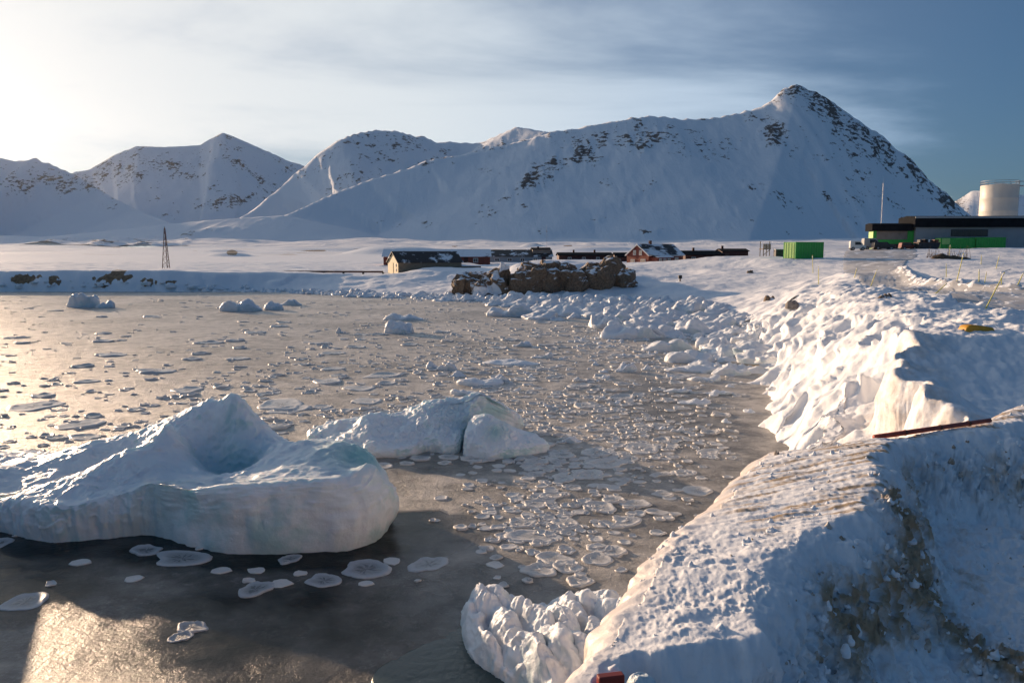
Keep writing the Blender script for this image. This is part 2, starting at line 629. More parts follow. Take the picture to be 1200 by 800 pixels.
mat_patchy('snow_covered_roof', (0.10, 0.09, 0.09), SNOW, 0.3, 0.4, 0.35)
mat_patchy('road_packed_snow', (0.44, 0.43, 0.42), (0.62, 0.61, 0.60), 0.38, 0.64, 0.9, 0.6, (1.0, 0.35, 1.0))
mat_patchy('dirty_snow', (0.30, 0.22, 0.15), (0.62, 0.56, 0.50), 0.4, 0.62, 9)
mat_patchy('snow_lump', (0.80, 0.81, 0.83), (0.86, 0.87, 0.88), 0.4, 0.6, 3)


# ------------------------------------------------------------------ object helpers
def setp(o, label=None, cat=None, group=None, kind=None):
    for k, v in (('label', label), ('category', cat), ('group', group), ('kind', kind)):
        if v:
            o[k] = v
    return o


def link(name, me, mat=None, parent=None, loc=None, rotz=0.0):
    o = bpy.data.objects.new(name, me)
    COL.objects.link(o)
    if me is not None and mat is not None and not me.materials:
        me.materials.append(MATS[mat])
    if parent is not None:
        o.parent = parent
    if loc is not None:
        o.location = loc
    if rotz:
        o.rotation_euler = (0, 0, rotz)
    return o


def thing(name, label, cat, loc=(0, 0, 0), rotz=0.0, group=None):
    o = bpy.data.objects.new(name, None)
    o.empty_display_size = 0.3
    COL.objects.link(o)
    o.location = loc
    o.rotation_euler = (0, 0, rotz)
    return setp(o, label, cat, group)


def np_mesh(name, V, F, smooth=True, attrs=None):
    me = bpy.data.meshes.new(name)
    F = np.asarray(F, dtype=np.int32)
    k = F.shape[1]
    me.vertices.add(len(V))
    me.vertices.foreach_set('co', np.ascontiguousarray(V, dtype=np.float32).ravel())
    me.loops.add(F.size)
    me.loops.foreach_set('vertex_index', F.ravel())
    me.polygons.add(len(F))
    me.polygons.foreach_set('loop_start', np.arange(0, F.size, k, dtype=np.int32))
    me.polygons.foreach_set('loop_total', np.full(len(F), k, dtype=np.int32))
    me.polygons.foreach_set('use_smooth', np.full(len(F), smooth, dtype=bool))
    for nm, a in (attrs or {}).items():
        at_ = me.attributes.new(nm, 'FLOAT', 'POINT')
        at_.data.foreach_set('value', np.ascontiguousarray(a, dtype=np.float32).ravel())
    me.update(calc_edges=True)
    return me


def grid_faces(nr, nc, wrap=False):
    i = np.arange(nr - 1)[:, None]
    j = np.arange(nc if wrap else nc - 1)[None]
    j1 = (j + 1) % nc
    a = i * nc + j
    b = i * nc + j1
    c = (i + 1) * nc + j1
    d = (i + 1) * nc + j
    return np.stack([a + 0 * b, b, c, d + 0 * b], -1).reshape(-1, 4)


def polar_grid(az0, az1, naz, rs):
    az = np.radians(np.linspace(az0, az1, naz))
    A, RR = np.meshgrid(az, rs)
    return (RR * np.sin(A)).ravel(), (RR * np.cos(A)).ravel(), grid_faces(len(rs), naz)[:, ::-1]


class MB:
    """collects simple solids into one mesh"""

    def __init__(self):
        self.v, self.f = [], []

    def add(self, V, F):
        o = len(self.v)
        self.v += [tuple(map(float, p)) for p in V]
        self.f += [tuple(i + o for i in f) for f in F]
        return self

    def box(self, x0, x1, y0, y1, z0, z1):
        V = [(x, y, z) for z in (z0, z1) for y in (y0, y1) for x in (x0, x1)]
        return self.add(V, [(0, 2, 3, 1), (4, 5, 7, 6), (0, 1, 5, 4), (2, 6, 7, 3), (0, 4, 6, 2), (1, 3, 7, 5)])

    def prism_x(self, prof, x0, x1):
        """profile of (y, z), extruded along x"""
        n = len(prof)
        V = [(x0, y, z) for y, z in prof] + [(x1, y, z) for y, z in prof]
        F = [tuple(range(n))[::-1], tuple(range(n, 2 * n))]
        F += [(i, (i + 1) % n, n + (i + 1) % n, n + i) for i in range(n)]
        return self.add(V, F)

    def prism_y(self, prof, y0, y1):
        n = len(prof)
        V = [(x, y0, z) for x, z in prof] + [(x, y1, z) for x, z in prof]
        F = [tuple(range(n)), tuple(range(n, 2 * n))[::-1]]
        F += [(i, n + i, n + (i + 1) % n, (i + 1) % n) for i in range(n)]
        return self.add(V, F)

    def tube(self, p0, p1, r0, r1=None, n=6):
        r1 = r0 if r1 is None else r1
        p0, p1 = Vector(p0), Vector(p1)
        d = (p1 - p0).normalized()
        a = d.orthogonal().normalized()
        b = d.cross(a)
        V = []
        for p, r in ((p0, r0), (p1, r1)):
            V += [p + (a * math.cos(2 * math.pi * i / n) + b * math.sin(2 * math.pi * i / n)) * r for i in range(n)]
        F = [(i, (i + 1) % n, n + (i + 1) % n, n + i) for i in range(n)]
        F += [tuple(range(n))[::-1], tuple(range(n, 2 * n))]
        return self.add(V, F)

    def build(self, name, mat, parent=None, smooth=False, bevel=0.0):
        me = bpy.data.meshes.new(name)
        me.from_pydata(self.v, [], self.f)
        if smooth:
            for p in me.polygons:
                p.use_smooth = True
        me.update()
        o = link(name, me, mat, parent)
        if bevel:
            md = o.modifiers.new('bevel', 'BEVEL')
            md.width = bevel
            md.segments = 2
            md.limit_method = 'ANGLE'
        return o


# ------------------------------------------------------------------ land shape
# coast: x, y, width over which the land rises
COAST = [(-420, 230, 3), (-150, 120, 3), (-71, 111, 2.6), (-48, 111, 2.6), (-38, 112.5, 4), (-28, 110, 14), (-17, 104, 18), (-6, 98, 14), (2, 94.5, 9),
         (11.7, 91, 12), (17.5, 82, 16), (18.2, 65, 9), (14.0, 50, 6.5), (10.7, 35.3, 5.5), (7.5, 24.8, 5), (6.6, 21.6, 4.5), (5.0, 15.5, 2.5), (4.6, 10.5, 2.0), (4.2, 4, 1.5), (4.2, -60, 1.5)]
CPOLY = [(a, b) for a, b, _ in COAST] + [(-900, -60), (-900, 230)]
CVAL = [(w,) for _, _, w in COAST]

ctrl = []


def cp(px, py, d):
    p = at(px, py, d)
    ctrl.append((p[0], p[1], p[2]))


for px in (-200, -60, 60, 160):
    cp(px, 317, 116)
    cp(px, 306, 260)
cp(300, 318, 122); cp(300, 306, 260)
cp(420, 321, 124); cp(455, 320.5, 130); cp(520, 314, 128); cp(470, 306, 260)
cp(560, 330, 108); cp(640, 318, 112); cp(720, 322, 112)
cp(640, 305, 210); cp(740, 311, 180); cp(800, 308, 180); cp(860, 304, 180)
cp(790, 322, 118); cp(850, 316, 118); cp(760, 332, 104); cp(840, 335, 92)
cp(895, 300, 135); cp(917, 303, 124); cp(970, 302.5, 126)
cp(1000, 294, 160); cp(1040, 292, 168); cp(1090, 292, 165); cp(1180, 291, 165); cp(1300, 290, 160)
cp(1000, 320, 68); cp(930, 325, 74); cp(1020, 340, 44); cp(960, 340, 52)
cp(1157, 362, 29); cp(1080, 340, 43); cp(1200, 346, 35); cp(1320, 346, 36); cp(1150, 322, 62); cp(1200, 312, 80); cp(1110, 306, 100)
cp(1060, 385, 21.5); cp(1160, 390, 19.5); cp(1300, 392, 19); cp(1000, 360, 33)
ctrl.append((14, 12, 3.2)); ctrl.append((24, 10, 3.3)); ctrl.append((8, 5, 3.1))
P_near = idw(ctrl, 3.2, 1e-3)

# ---- mountains: ridge lines (pixel of the skyline, distance)
RIDGES = []


def ridge(pts, slope, wmin, seed):
    P = [at(px, py, d) for px, py, d in pts]
    RIDGES.append((P, slope, wmin, seed))


ridge([(1250, 300, 1990), (1190, 284, 2060), (1150, 262, 2110), (1130, 247, 2135), (1110, 228, 2155), (1085, 205, 2180), (1060, 180, 2205), (1030, 157, 2235), (990, 129, 2265), (965, 113, 2285), (948, 105, 2300), (935, 101.5, 2310)], 1.4, 120, 8)
ridge([(935, 101.5, 2310), (922, 104, 2300), (910, 112, 2290), (900, 121, 2285), (885, 128, 2280), (850, 136, 2260), (830, 139, 2250), (800, 140, 2240), (765, 136, 2220), (735, 140, 2210), (690, 147, 2200), (650, 156, 2190)], 1.85, 260, 1)
ridge([(650, 156, 2560), (605, 149, 2760), (585, 158, 2800), (565, 167, 2830), (540, 167.5, 2850), (510, 166, 2830), (497, 160, 2800), (487, 161, 2790), (465, 154, 2740), (440, 152.5, 2690), (418, 156, 2640), (400, 163, 2590),
       (372, 181, 2570), (345, 204, 2540), (322, 226, 2500), (300, 245, 2440), (270, 262, 2350)], 1.9, 260, 2)
ridge([(650, 157, 2200), (600, 168, 2190), (560, 178, 2170), (500, 190, 2130), (430, 212, 2050), (380, 232, 1960), (340, 250, 1860)], 1.9, 200, 3)
ridge([(40, 225, 3700), (85, 203.5, 3750), (105, 197, 3800), (130, 184, 3850), (160, 171.5, 3900), (200, 171, 3950), (235, 169, 4000), (250, 160, 4020), (262, 155, 4030), (275, 160, 4050), (300, 171, 4080),
       (330, 184, 4120), (350, 192, 4150), (400, 212, 4200), (460, 235, 4200)], 1.8, 300, 4)
ridge([(-420, 120, 2700), (-300, 140, 2750), (-160, 152, 2850), (-80, 168, 2900), (-20, 180, 2950), (0, 184, 2970), (20, 189, 2990), (40, 185.5, 3000), (60, 193, 3000), (85, 204, 2980), (120, 226, 2900), (160, 246, 2750), (200, 264, 2550)], 1.8, 260, 5)
ridge([(1000, 260, 7200), (1100, 240, 7200), (1125, 231, 7200), (1142, 221, 7200), (1160, 228, 7200), (1200, 228, 7300), (1260, 214, 7400), (1340, 205, 7400), (1500, 190, 7400)], 1.9, 500, 6)
# shallow foothills (moraine)
ridge([(150, 268, 1700), (240, 258, 1750), (330, 252, 1800)], 3.0, 300, 7)

ROCKS_FAR = [  # px, py, rx, ry, rotation deg, strength: bare rock on the slopes
    (1085, 208, 62, 15, 41, 1.0), (1030, 172, 45, 16, 38, 0.85), (965, 125, 30, 11, 40, 0.9), (930, 106, 20, 6, -10, 0.9), (905, 157, 14, 12, 0, 0.95), (985, 150, 45, 14, 35, 0.7),
    (1000, 190, 45, 14, 45, 0.55), (1035, 232, 36, 10, 42, 0.62), (765, 165, 46, 10, -5, 0.9), (690, 178, 24, 12, -20, 0.95), (628, 208, 34, 8, -38, 0.9), (660, 195, 26, 7, -30, 0.8), (745, 142, 18, 6, 0, 0.6), (815, 168, 20, 8, 10, 0.5),
    (512, 186, 22, 6, -25, 0.85), (450, 185, 40, 10, -15, 0.55), (420, 205, 30, 8, -15, 0.6), (480, 160, 20, 8, 0, 0.5), (575, 174, 26, 4, -15, 0.6), (720, 220, 16, 6, 20, 0.5), (750, 226, 26, 7, -30, 0.5),
    (150, 200, 26, 12, 30, 0.8), (170, 188, 40, 10, 10, 0.55), (205, 196, 18, 8, 20, 0.75), (220, 208, 14, 4, 20, 0.6), (272, 236, 34, 7, -8, 0.85), (60, 215, 26, 10, 20, 0.85), (25, 215, 26, 14, 10, 0.6), (100, 215, 36, 9, 35, 0.6), (260, 165, 16, 7, 0, 0.5), (130, 205, 18, 10, 30, 0.55),
    (390, 222, 24, 6, -20, 0.5), (380, 165, 16, 8, -40, 0.4), (350, 190, 20, 9, -40, 0.5), (360, 205, 14, 6, -30, 0.45),
    (890, 225, 26, 6, 35, 0.55), (915, 235, 24, 5, 25, 0.6), (860, 245, 22, 5, 30, 0.45), (1000, 262, 14, 5, 10, 0.55), (970, 230, 14, 6, 45, 0.55), (1010, 240, 18, 6, 40, 0.5), (700, 258, 14, 5, -10, 0.4), (620, 240, 16, 8, -30, 0.35), (570, 250, 20, 9, -35, 0.35),
    (760, 272, 20, 3, 0, 0.5), (830, 262, 18, 5, 10, 0.45), (200, 252, 12, 6, -30, 0.6), (222, 275, 12, 6, -40, 0.5), (130, 285, 40, 3, -6, 0.6), (165, 290, 30, 3, -5, 0.6), (250, 270, 30, 3, 0, 0.5), (60, 285, 30, 3, -8, 0.5), (640, 272, 20, 3, 0, 0.4), (930, 275, 24, 3, 0, 0.4), (480, 262, 30, 4, 0, 0.4)]


def plain(x, y):
    r = np.hypot(x, y)
    z = np.interp(r, [0, 250, 500, 1000, 1500, 2500, 9000], [2.8, 3.2, 5.0, 11, 26, 45, 60])
    return z + fbm(x / 160, y / 160, 3, 31) * np.interp(r, [200, 600, 1500], [0.2, 1.6, 5])


def H_far(x, y):
    r = np.hypot(x, y)
    zp = plain(x, y)
    near = P_near(x, y)
    z = near + (zp - near) * sstep(190, 330, r)
    # mounds on the plain
    for px, py, d, w, h in MOUNDS:
        p = at(px, py, d)
        z = z + h * np.exp(-(((x - p[0]) / w) ** 2 + ((y - p[1]) / (w * 0.7)) ** 2) ** 1.6)
    # snow drift over the shore rocks
    mpx = np.interp(x, [-8.5, -4.5, 0, 9, 13, 16.5], [0, 1.2, 1.6, 1.7, 1.5, 0])
    z = z + mpx * np.exp(-(np.maximum(np.abs(y - 104.5) - 5.0, 0) / 2.6) ** 2)
    # rise behind the workshop, under the tank
    tp = at(1170, 250, 212)
    z = z + 5.0 * np.exp(-((np.hypot(x - tp[0], y - tp[1]) / 26) ** 4))
    return z


MOUNDS = [(470, 289, 420, 27, 4.2), (432, 290, 430, 15, 1.5), (690, 287, 500, 24, 2.6), (720, 286, 520, 14, 2.0), (622, 283, 900, 12, 4), (690, 281, 950, 12, 5), (812, 290, 600, 20, 2),
          (270, 300, 330, 9, 1.8), (262, 296, 500, 14, 1.6), (160, 299, 420, 60, 1.2), (380, 296, 600, 50, 2.5)]


def H_mount(x, y):
    z0 = H_far(x, y)
    z = z0
    wx = x + 18 * fbm(x / 400, y / 400, 3, 51)
    wy = y + 18 * fbm(x / 400, y / 400, 3, 57)
    for P, slope, wmin, seed in RIDGES:
        d, sg, (e,) = seg_dist(x, y, P, [(p[2],) for p in P])
        d2, _, (e2,) = seg_dist(wx, wy, P, [(p[2],) for p in P])
        k = sstep(0, 250, d)
        d = d * (1 - k) + d2 * k
        e = e * (1 - k) + e2 * k
        if seed == 1:      # the ridge drops off more steeply past the summit
            d = d + 1.2 * np.maximum(0, (x - P[0][0]) * 0.91 - (y - P[0][1]) * 0.42)
        hgt = np.maximum(e - z0, 1.0)
        W = slope * 0.9 * hgt + wmin * 0.4
        t = np.clip(1 - d / W, 0, 1)
        h = hgt * t ** 1.1
        # gullies and buttresses running down the slope
        am = np.clip(d / 220, 0.04, 1) * np.clip(t * 2.2, 0, 1) * np.clip(hgt / 300, 0.1, 1.4)
        g = ridged(x / 330, y / 520, 4, 60 + seed) * 4 + fbm(x / 70, y / 110, 4, 70 + seed) * 3
        h = h + g * am
        z = smax(z, z0 + h, np.clip(h * 0.25, 0.01, 22.0))
    z = z + fbm(x / 22, y / 22, 3, 91) * 0.7 * sstep(20, 120, z)
    return z


# ---- bank and pier details
WIND = [(1056, 76), (1060, 66), (1076, 54), (1096, 47), (1125, 43), (1160, 40), (1200, 37.5), (1300, 35)]   # snow windrow beside the road: photo column, distance
ROADL = [(990, 168), (985, 140), (985, 110), (988, 85), (1000, 62), (1030, 48), (1075, 39), (1130, 32), (1200, 27), (1330, 22)]
ROADR = [(1075, 168), (1078, 140), (1072, 115), (1062, 90), (1058, 72), (1066, 58), (1090, 48), (1120, 43.5), (1200, 38), (1330, 36)]


def base_land(x, y):
    d, sg, (w,) = seg_dist(x, y, COAST, CVAL)
    ins = inside(x, y, CPOLY)
    sd = np.where(ins, -d, d) + 0.5 * fbm(x / 3.0, y / 3.0, 3, 21) * np.clip(w / 4, 0.5, 1.5)
    return sd, w


def H_shore(x, y):
    """land within some 250 m: plain height shaped to the shoreline"""
    sd, w = base_land(x, y)
    top = H_far(x, y)
    t = np.clip(sd / w, 0, 1)
    prof = np.where(w < 3.2, t ** 0.6, np.where(w > 8.5, t ** 0.9, 1 - (1 - t) ** 1.6))
    z = np.where(sd > 0, top * prof + 0.02, np.maximum(sd * 0.5, -1.0) - 0.05)
    amp = np.clip(sd / 4, 0, 1)
    z = z + amp * (fbm(x / 7, y / 7, 4, 11) * 0.16 + fbm(x / 1.6, y / 2.2, 3, 15) * 0.04)
    return z


def ray_ground(px, py, H, d0=18, d1=600):
    ds = np.geomspace(d0, d1, 1500)
    r = ray(px, py)
    X, Y, Z = r[0] / r[1] * ds, ds, CAM_Z + r[2] / r[1] * ds
    h = H(X, Y)
    k = np.argmax(h >= Z)
    if not (h >= Z).any():
        k = len(ds) - 1
    return np.array([X[k], Y[k], h[k]])


G0 = lambda px, d: at(px, 295, d)
WINDW = [G0(*p) for p in WIND]
RL = [G0(*p) for p in ROADL]
RRt = [G0(*p) for p in ROADR]
roadpoly = [tuple(p[:2]) for p in RL] + [tuple(p[:2]) for p in RRt[::-1]]

# snow covered boulders of the bank
rb = np.random.RandomState(3)
BOULD = []
bank = [(a, b) for a, b, _ in COAST][11:17]
for i in range(190):
    k = rb.randint(0, len(bank) - 1)
    t = rb.rand()
    bx = bank[k][0] + t * (bank[k + 1][0] - bank[k][0])
    by = bank[k][1] + t * (bank[k + 1][1] - bank[k][1])
    off = rb.rand() ** 1.2 * 4.6 - 0.3
    nx, ny = 0.92, -0.38
    BOULD.append((bx + nx * off, by + ny * off, rb.uniform(0.4, 1.25) * (1.1 - off * 0.1), rb.uniform(0.4, 0.7)))
for i in range(46):      # big rounded lumps standing at the waterline
    t = i / 45 * (len(bank) - 1.001)
    k = int(t)
    BOULD.append((bank[k][0] + (t - k) * (bank[k + 1][0] - bank[k][0]) + rb.uniform(0.0, 0.9), bank[k][1] + (t - k) * (bank[k + 1][1] - bank[k][1]) + rb.uniform(-0.3, 0.3), rb.uniform(0.55, 1.05), rb.uniform(0.55, 0.8)))
FIELD = []
for i in range(80):
    p = (rb.uniform(8, 45), rb.uniform(20, 60))
    FIELD.append((p[0], p[1], rb.uniform(0.15, 0.5), rb.uniform(0.3, 0.6)))

FACE = [tuple(at(1058, 398, 18.2)[:2]), tuple(at(1048, 400, 16.6)[:2]), tuple(at(1075, 400, 14.6)[:2]), tuple(at(1100, 400, 13.2)[:2]), tuple(at(1125, 400, 11.6)[:2]), (6.0, 9.0)]


def H_bank(x, y, full=False):
    z = H_shore(x, y)
    sd, w = base_land(x, y)
    # windrow and hollow beside the road
    dW, sW = seg_dist(x, y, WINDW)
    rd = inside(x, y, roadpoly)
    z = z - np.where(sW > 0, 1.0, 0.0) * 0.7 * sstep(0.4, 2.5, dW) * np.exp(-(np.maximum(dW - 3, 0) / 7) ** 2) * (~rd)
    z = z + 0.42 * np.exp(-(dW / 0.55) ** 2) * (1 + 0.6 * fbm(x / 1.2, y / 1.2, 3, 5))
    # hummocks
    hm = np.clip((sd - 2.0) / 4, 0, 1) * np.exp(-(np.maximum(y - 45, 0) / 30) ** 2) * (~rd)
    z = z + hm * (np.maximum(fbm(x / 2.6, y / 1.5, 3, 41), 0) * 0.28)
    # flatten the road
    # plateau with the vertical cut face
    if full:
        dF, sF = seg_dist(x, y, FACE)
        right = sF > 0
        reg = np.exp(-(np.maximum(y - 18.5, 0) / 2.0) ** 2) * (y < 26) * (y > 7)
        wob = 0.38 * fbm(x / 1.9, y / 1.9, 2, 181) + 0.10 * fbm(x / 0.6, y / 0.6, 2, 187)
        s = np.where(right, dF, -dF) + wob
        plat = np.interp(y, [8, 11, 13, 15.4, 17.9, 19.5], [2.35, 2.4, 2.5, 2.72, 3.62, 3.66])
        plat = plat + 0.55 * np.exp(-(s / 0.7) ** 2) * np.interp(y, [11, 14, 17, 19], [0.4, 1, 0.3, 0])
        low = np.minimum(z, np.interp(y, [8, 14, 18, 21], [1.0, 1.5, 1.9, 2.6]))
        st = sstep(-0.3, 0.22, s)
        zz = low + (plat - low) * st
        z = z + (zz - z) * reg * sstep(-9, -4, s)
        disp = np.zeros_like(z)
        for bx, by, br, hh in BOULD:
            dx, dy = x - bx, y - by
            m = (np.abs(dx) < br * 1.7) & (np.abs(dy) < br * 1.7)
            if not m.any():
                continue
            idx = np.nonzero(m)[0]
            al, ac = dx[idx] * -0.92 + dy[idx] * 0.38, dx[idx] * 0.38 + dy[idx] * 0.92
            q = 1 - ((al / 1.3) ** 2 + (ac / 0.9) ** 2) / br ** 2 * (1 + 0.45 * noise2(x[idx] * 2.0, y[idx] * 2.0, int(bx * 10) % 50))
            k = q > 0
            idx, q = idx[k], q[k]
            zb = br * hh * q ** 0.62 * np.clip(-s[idx] / 0.8, 0, 1)
            disp[idx] = smax(disp[idx], zb, 0.14) - 0.035 * (disp[idx] < 0.02) * (zb < 0.02)
        for bx, by, br, hh in FIELD:
            g = hh * br * np.exp(-(((x - bx) / (br * 1.6)) ** 2 + ((y - by) / br) ** 2))
            z = z + g * (~rd)
        lum = np.clip(sd, 0, 1) * np.clip(1.3 - sd / 9, 0, 1)
        disp = disp + lum * fbm(x / 0.9, y / 0.7, 4, 88) * 0.05
        disp = disp + 0.015 * fbm(x / 0.2, y / 0.2, 3, 99) * np.clip(sd, 0, 1)
        if full == 'parts':
            return z, disp
        z = z + disp
    return z


def H_all(x, y):
    return H_bank(np.atleast_1d(np.asarray(x, float)), np.atleast_1d(np.asarray(y, float)))


G = lambda px, py, d0=18: ray_ground(px, py, H_bank, d0)


def gz(x, y):
    return float(H_all(x, y)[0])


def land_attrs(x, y, z):
    sd, w = base_land(x, y)
    rock = np.zeros_like(x)
    # brown earth in the low sea cliff
    px, py = project(x, y, z)
    for cx, cy, rx, ry in ((28, 326, 24, 6.5), (64, 328, 11, 6.5), (122, 327, 16, 8.5), (140, 323, 16, 7), (153, 324, 9, 5), (172, 331, 11, 5.5), (-40, 327, 20, 5), (-95, 326, 14, 5), (200, 331, 18, 2.5)):
        q = ((px - cx) / rx) ** 2 + ((py - cy) / ry) ** 2
        rock = np.maximum(rock, np.clip(1.05 - q + 1.1 * fbm(x / 2.6, z / 0.7 + y / 3.0, 3, 77), 0, 1) * (q < 2.2) * (np.hypot(x, y) < 150))
    # wind-bared ground on the plain
    r = np.hypot(x, y)
    st = fbm(x / 60, y / 22, 4, 44)
    rock = np.maximum(rock, np.clip((st - 0.42) * 1.8, 0, 0.75) * sstep(240, 420, r))
    for cx, cy, rx, ry in ((533, 285, 6, 5), (502, 282, 40, 1.6), (640, 284, 12, 1.6), (655, 285, 10, 3), (665, 287, 6, 2), (272, 296, 7, 3.5), (622, 280, 5, 2.5), (688, 280, 4, 2), (535, 283, 8, 4)):
        q = ((px - cx) / rx) ** 2 + ((py - cy) / ry) ** 2
        rock = np.maximum(rock, np.clip(1.3 - q, 0, 1) * (r > 300) * (r < 1100))
    dirt = np.clip(1 - sd / 5, 0, 1) * np.clip(1 - np.abs(y - 92) / 14, 0, 1) * np.clip(1 - np.abs(x - 20) / 14, 0, 1)
    dF, sF = seg_dist(x, y, FACE)
    dirt = np.maximum(dirt, 0.55 * np.exp(-(dF / 0.9) ** 2) * (y < 19) * (y > 9))  # brownish cream tint along the cut face
    return {'rock': rock, 'dirt': dirt}


def geo_r(a, b, q):
    n = max(2, int(math.log(b / a) / math.log(1 + q)))
    return np.geomspace(a, b, n)


# mountains
x, y, F = polar_grid(-46, 46, 860, np.concatenate([geo_r(1040, 4600, 0.0062), geo_r(4650, 8600, 0.03)]))
z = H_mount(x, y)
px, py = project(x, y, z)
up_ = sstep(90, 330, z) * sstep(600, 1500, np.hypot(x, y))
rock = np.clip(0.34 * up_ * sstep(-0.1, 0.7, fbm(x / 190, y / 190, 4, 610)) + 0.2 * up_, 0, 0.5)
for cx, cy, rx, ry, an, stg in ROCKS_FAR:
    c, s_ = math.cos(R(an)), math.sin(R(an))
    u, v = (px - cx) * c + (py - cy) * s_, -(px - cx) * s_ + (py - cy) * c
    rock = np.maximum(rock, stg * np.exp(-((u / (rx * 1.25)) ** 2 + (v / (ry * 1.3)) ** 2) * 0.9))
rib = ridged(x / 55, y / 150, 4, 640)
z = z + np.clip(rock, 0, 1) * (rib * 5.5 + fbm(x / 18, y / 30, 3, 650) * 3.0)
rock = np.clip(rock * (0.72 + 0.42 * rib), 0, 1)
o = link('mountains', np_mesh('mountains', np.stack([x, y, z], 1), F, True, {'rock': rock}), 'mountain_snow_and_rock')
o['kind'] = 'structure'
# plain
x, y, F = polar_grid(-46, 46, 640, geo_r(246, 1075, 0.012))
z = H_far(x, y)
z = np.where(np.hypot(x, y) > 1072, z - 3, z)
o = link('snow_plain', np_mesh('snow_plain', np.stack([x, y, z], 1), F, True, land_attrs(x, y, z)), 'land_snow')
o['kind'] = 'structure'
# shore land
x, y, F = polar_grid(-46, 46, 860, geo_r(60, 250, 0.0048))
z = H_bank(x, y)
z = np.where(np.hypot(x, y) > 248.5, z - 0.4, z)
o = link('shore_land', np_mesh('shore_land', np.stack([x, y, z], 1), F, True, land_attrs(x, y, z)), 'land_snow')
o['kind'] = 'structure'
# near snow bank
x, y, F = polar_grid(8, 46, 470, geo_r(8.6, 61.5, 0.0034))
z, disp = H_bank(x, y, 'parts')
rr = np.hypot(x, y)
z = np.where(rr > 60.9, z - 0.5, z)
me = np_mesh('tmp', np.stack([x, y, z], 1), F)
nv = np.zeros(len(x) * 3, np.float32)
me.vertices.foreach_get('normal', nv)
nv = nv.reshape(-1, 3)
bpy.data.meshes.remove(me)
VB = np.stack([x, y, z], 1) + nv * disp[:, None]
steep = np.clip(1 - nv[:, 2], 0, 1)
VB = VB + nv * (steep * 0.07 * fbm3(VB / np.array([0.45, 0.45, 0.7]), 3, 72))[:, None]
o = link('snow_bank', np_mesh('snow_bank', VB, F, True, land_attrs(x, y, z)), 'land_snow')
o['kind'] = 'structure'

# ------------------------------------------------------------------ pier with its snow berm
EDGE_PX = [(430, 1150, 3.72), (545, 920, 3.74), (600, 850, 3.75), (642, 800, 3.75), (668, 760, 3.75), (688, 728, 3.75), (712, 700, 3.75), (735, 672, 3.74), (757, 652, 3.74), (768, 634, 3.74), (800, 610, 3.72), (836, 578, 3.7), (862, 552, 3.7), (886, 532, 3.7)]
EDGE = [tuple(atz(*p)[:2]) for p in EDGE_PX]
BACK = [tuple(atz(*p)[:2]) for p in [(892, 526, 3.7), (945, 520, 3.85), (1030, 511, 3.88), (1100, 503, 3.88), (1150, 489, 3.9), (1200, 466, 3.95), (1300, 440, 3.98)]]
pc = [(645, 800, 3.75), (690, 735, 3.76), (735, 680, 3.76), (800, 618, 3.75), (850, 575, 3.73), (890, 535, 3.72), (560, 900, 3.72),
      (770, 690, 3.78), (860, 625, 3.82), (950, 570, 3.88), (1010, 545, 3.95), (940, 528, 3.86), (1015, 600, 3.92), (930, 615, 3.86), (840, 740, 3.80), (740, 740, 3.77),
      (1030, 516, 3.92), (1155, 497, 3.9), (1200, 474, 3.96), (1300, 460, 3.98)]
ptop = tps([tuple(atz(*p)) for p in pc], 5e-3)
pf = [(1075, 600, 3.26), (1090, 560, 3.30), (1100, 650, 3.17), (1200, 650, 3.15), (1000, 765, 3.1), (1110, 780, 3.08), (1200, 780, 3.08), (920, 795, 3.12), (1300, 700, 3.12), (1000, 860, 3.08), (1200, 900, 3.08), (800, 1000, 3.1),
      (1100, 535, 3.42), (1200, 520, 3.42), (1150, 540, 3.36), (1200, 560, 3.3), (960, 720, 3.2), (735, 800, 3.32), (700, 840, 3.3), (800, 830, 3.2), (860, 800, 3.22)]
pfloor = tps([tuple(atz(*p)) for p in pf], 5e-3)
# inner foot of the berm: left of this line the crest, right of it the trodden path
INNER_PX = [(560, 1000), (640, 870), (690, 792), (712, 762), (745, 752), (790, 750), (850, 748), (878, 735), (880, 690), (905, 645), (960, 622), (1000, 612), (1020, 590), (1024, 550), (1034, 524), (1090, 514), (1150, 512), (1195, 492), (1320, 470)]
INNER = [tuple(atz(a_, b_, 3.84)[:2]) for a_, b_ in INNER_PX]
INW = [(w_,) for w_ in (0.2, 0.2, 0.16, 0.16, 0.22, 0.28, 0.32, 0.45, 0.62, 0.75, 0.75, 0.65, 0.55, 0.5, 0.5, 0.7, 0.9, 1.0, 1.0)]
x, y, F = polar_grid(-16, 47, 690, geo_r(1.7, 9.6, 0.0037))
PB = EDGE + BACK
PPOLY = PB + [(14, 9), (14, -3), (-3, -3)]
d, sg = seg_dist(x, y, PB)
ins = inside(x, y, PPOLY)
lip = 0.035 * fbm(x / 0.35, y / 0.35, 3, 201)
s = np.where(ins, d, -d) + lip
dE, _ = seg_dist(x, y, EDGE)
dB, _ = seg_dist(x, y, BACK)
dI, sI, (wI,) = seg_dist(x, y, INNER, INW)
sIn = np.where(sI > 0, dI, -dI) + 0.07 * fbm(x / 0.3, y / 0.3, 4, 205)
zt_ = np.clip(ptop(x, y), 3.6, 4.05) + 0.02 * fbm(x / 0.7, y / 0.7, 3, 250)
zf_ = np.clip(pfloor(x, y) + 0.1, 3.0, 3.6) + 0.04 * fbm(x / 0.6, y / 0.6, 3, 251) + 0.018 * fbm(x / 0.16, y / 0.16, 4, 252)
kI = sstep(0, 1, 1 + sIn / wI)
zin = zf_ + (zt_ - zf_) * kI
onlit = sstep(0.85, 1.0, kI)
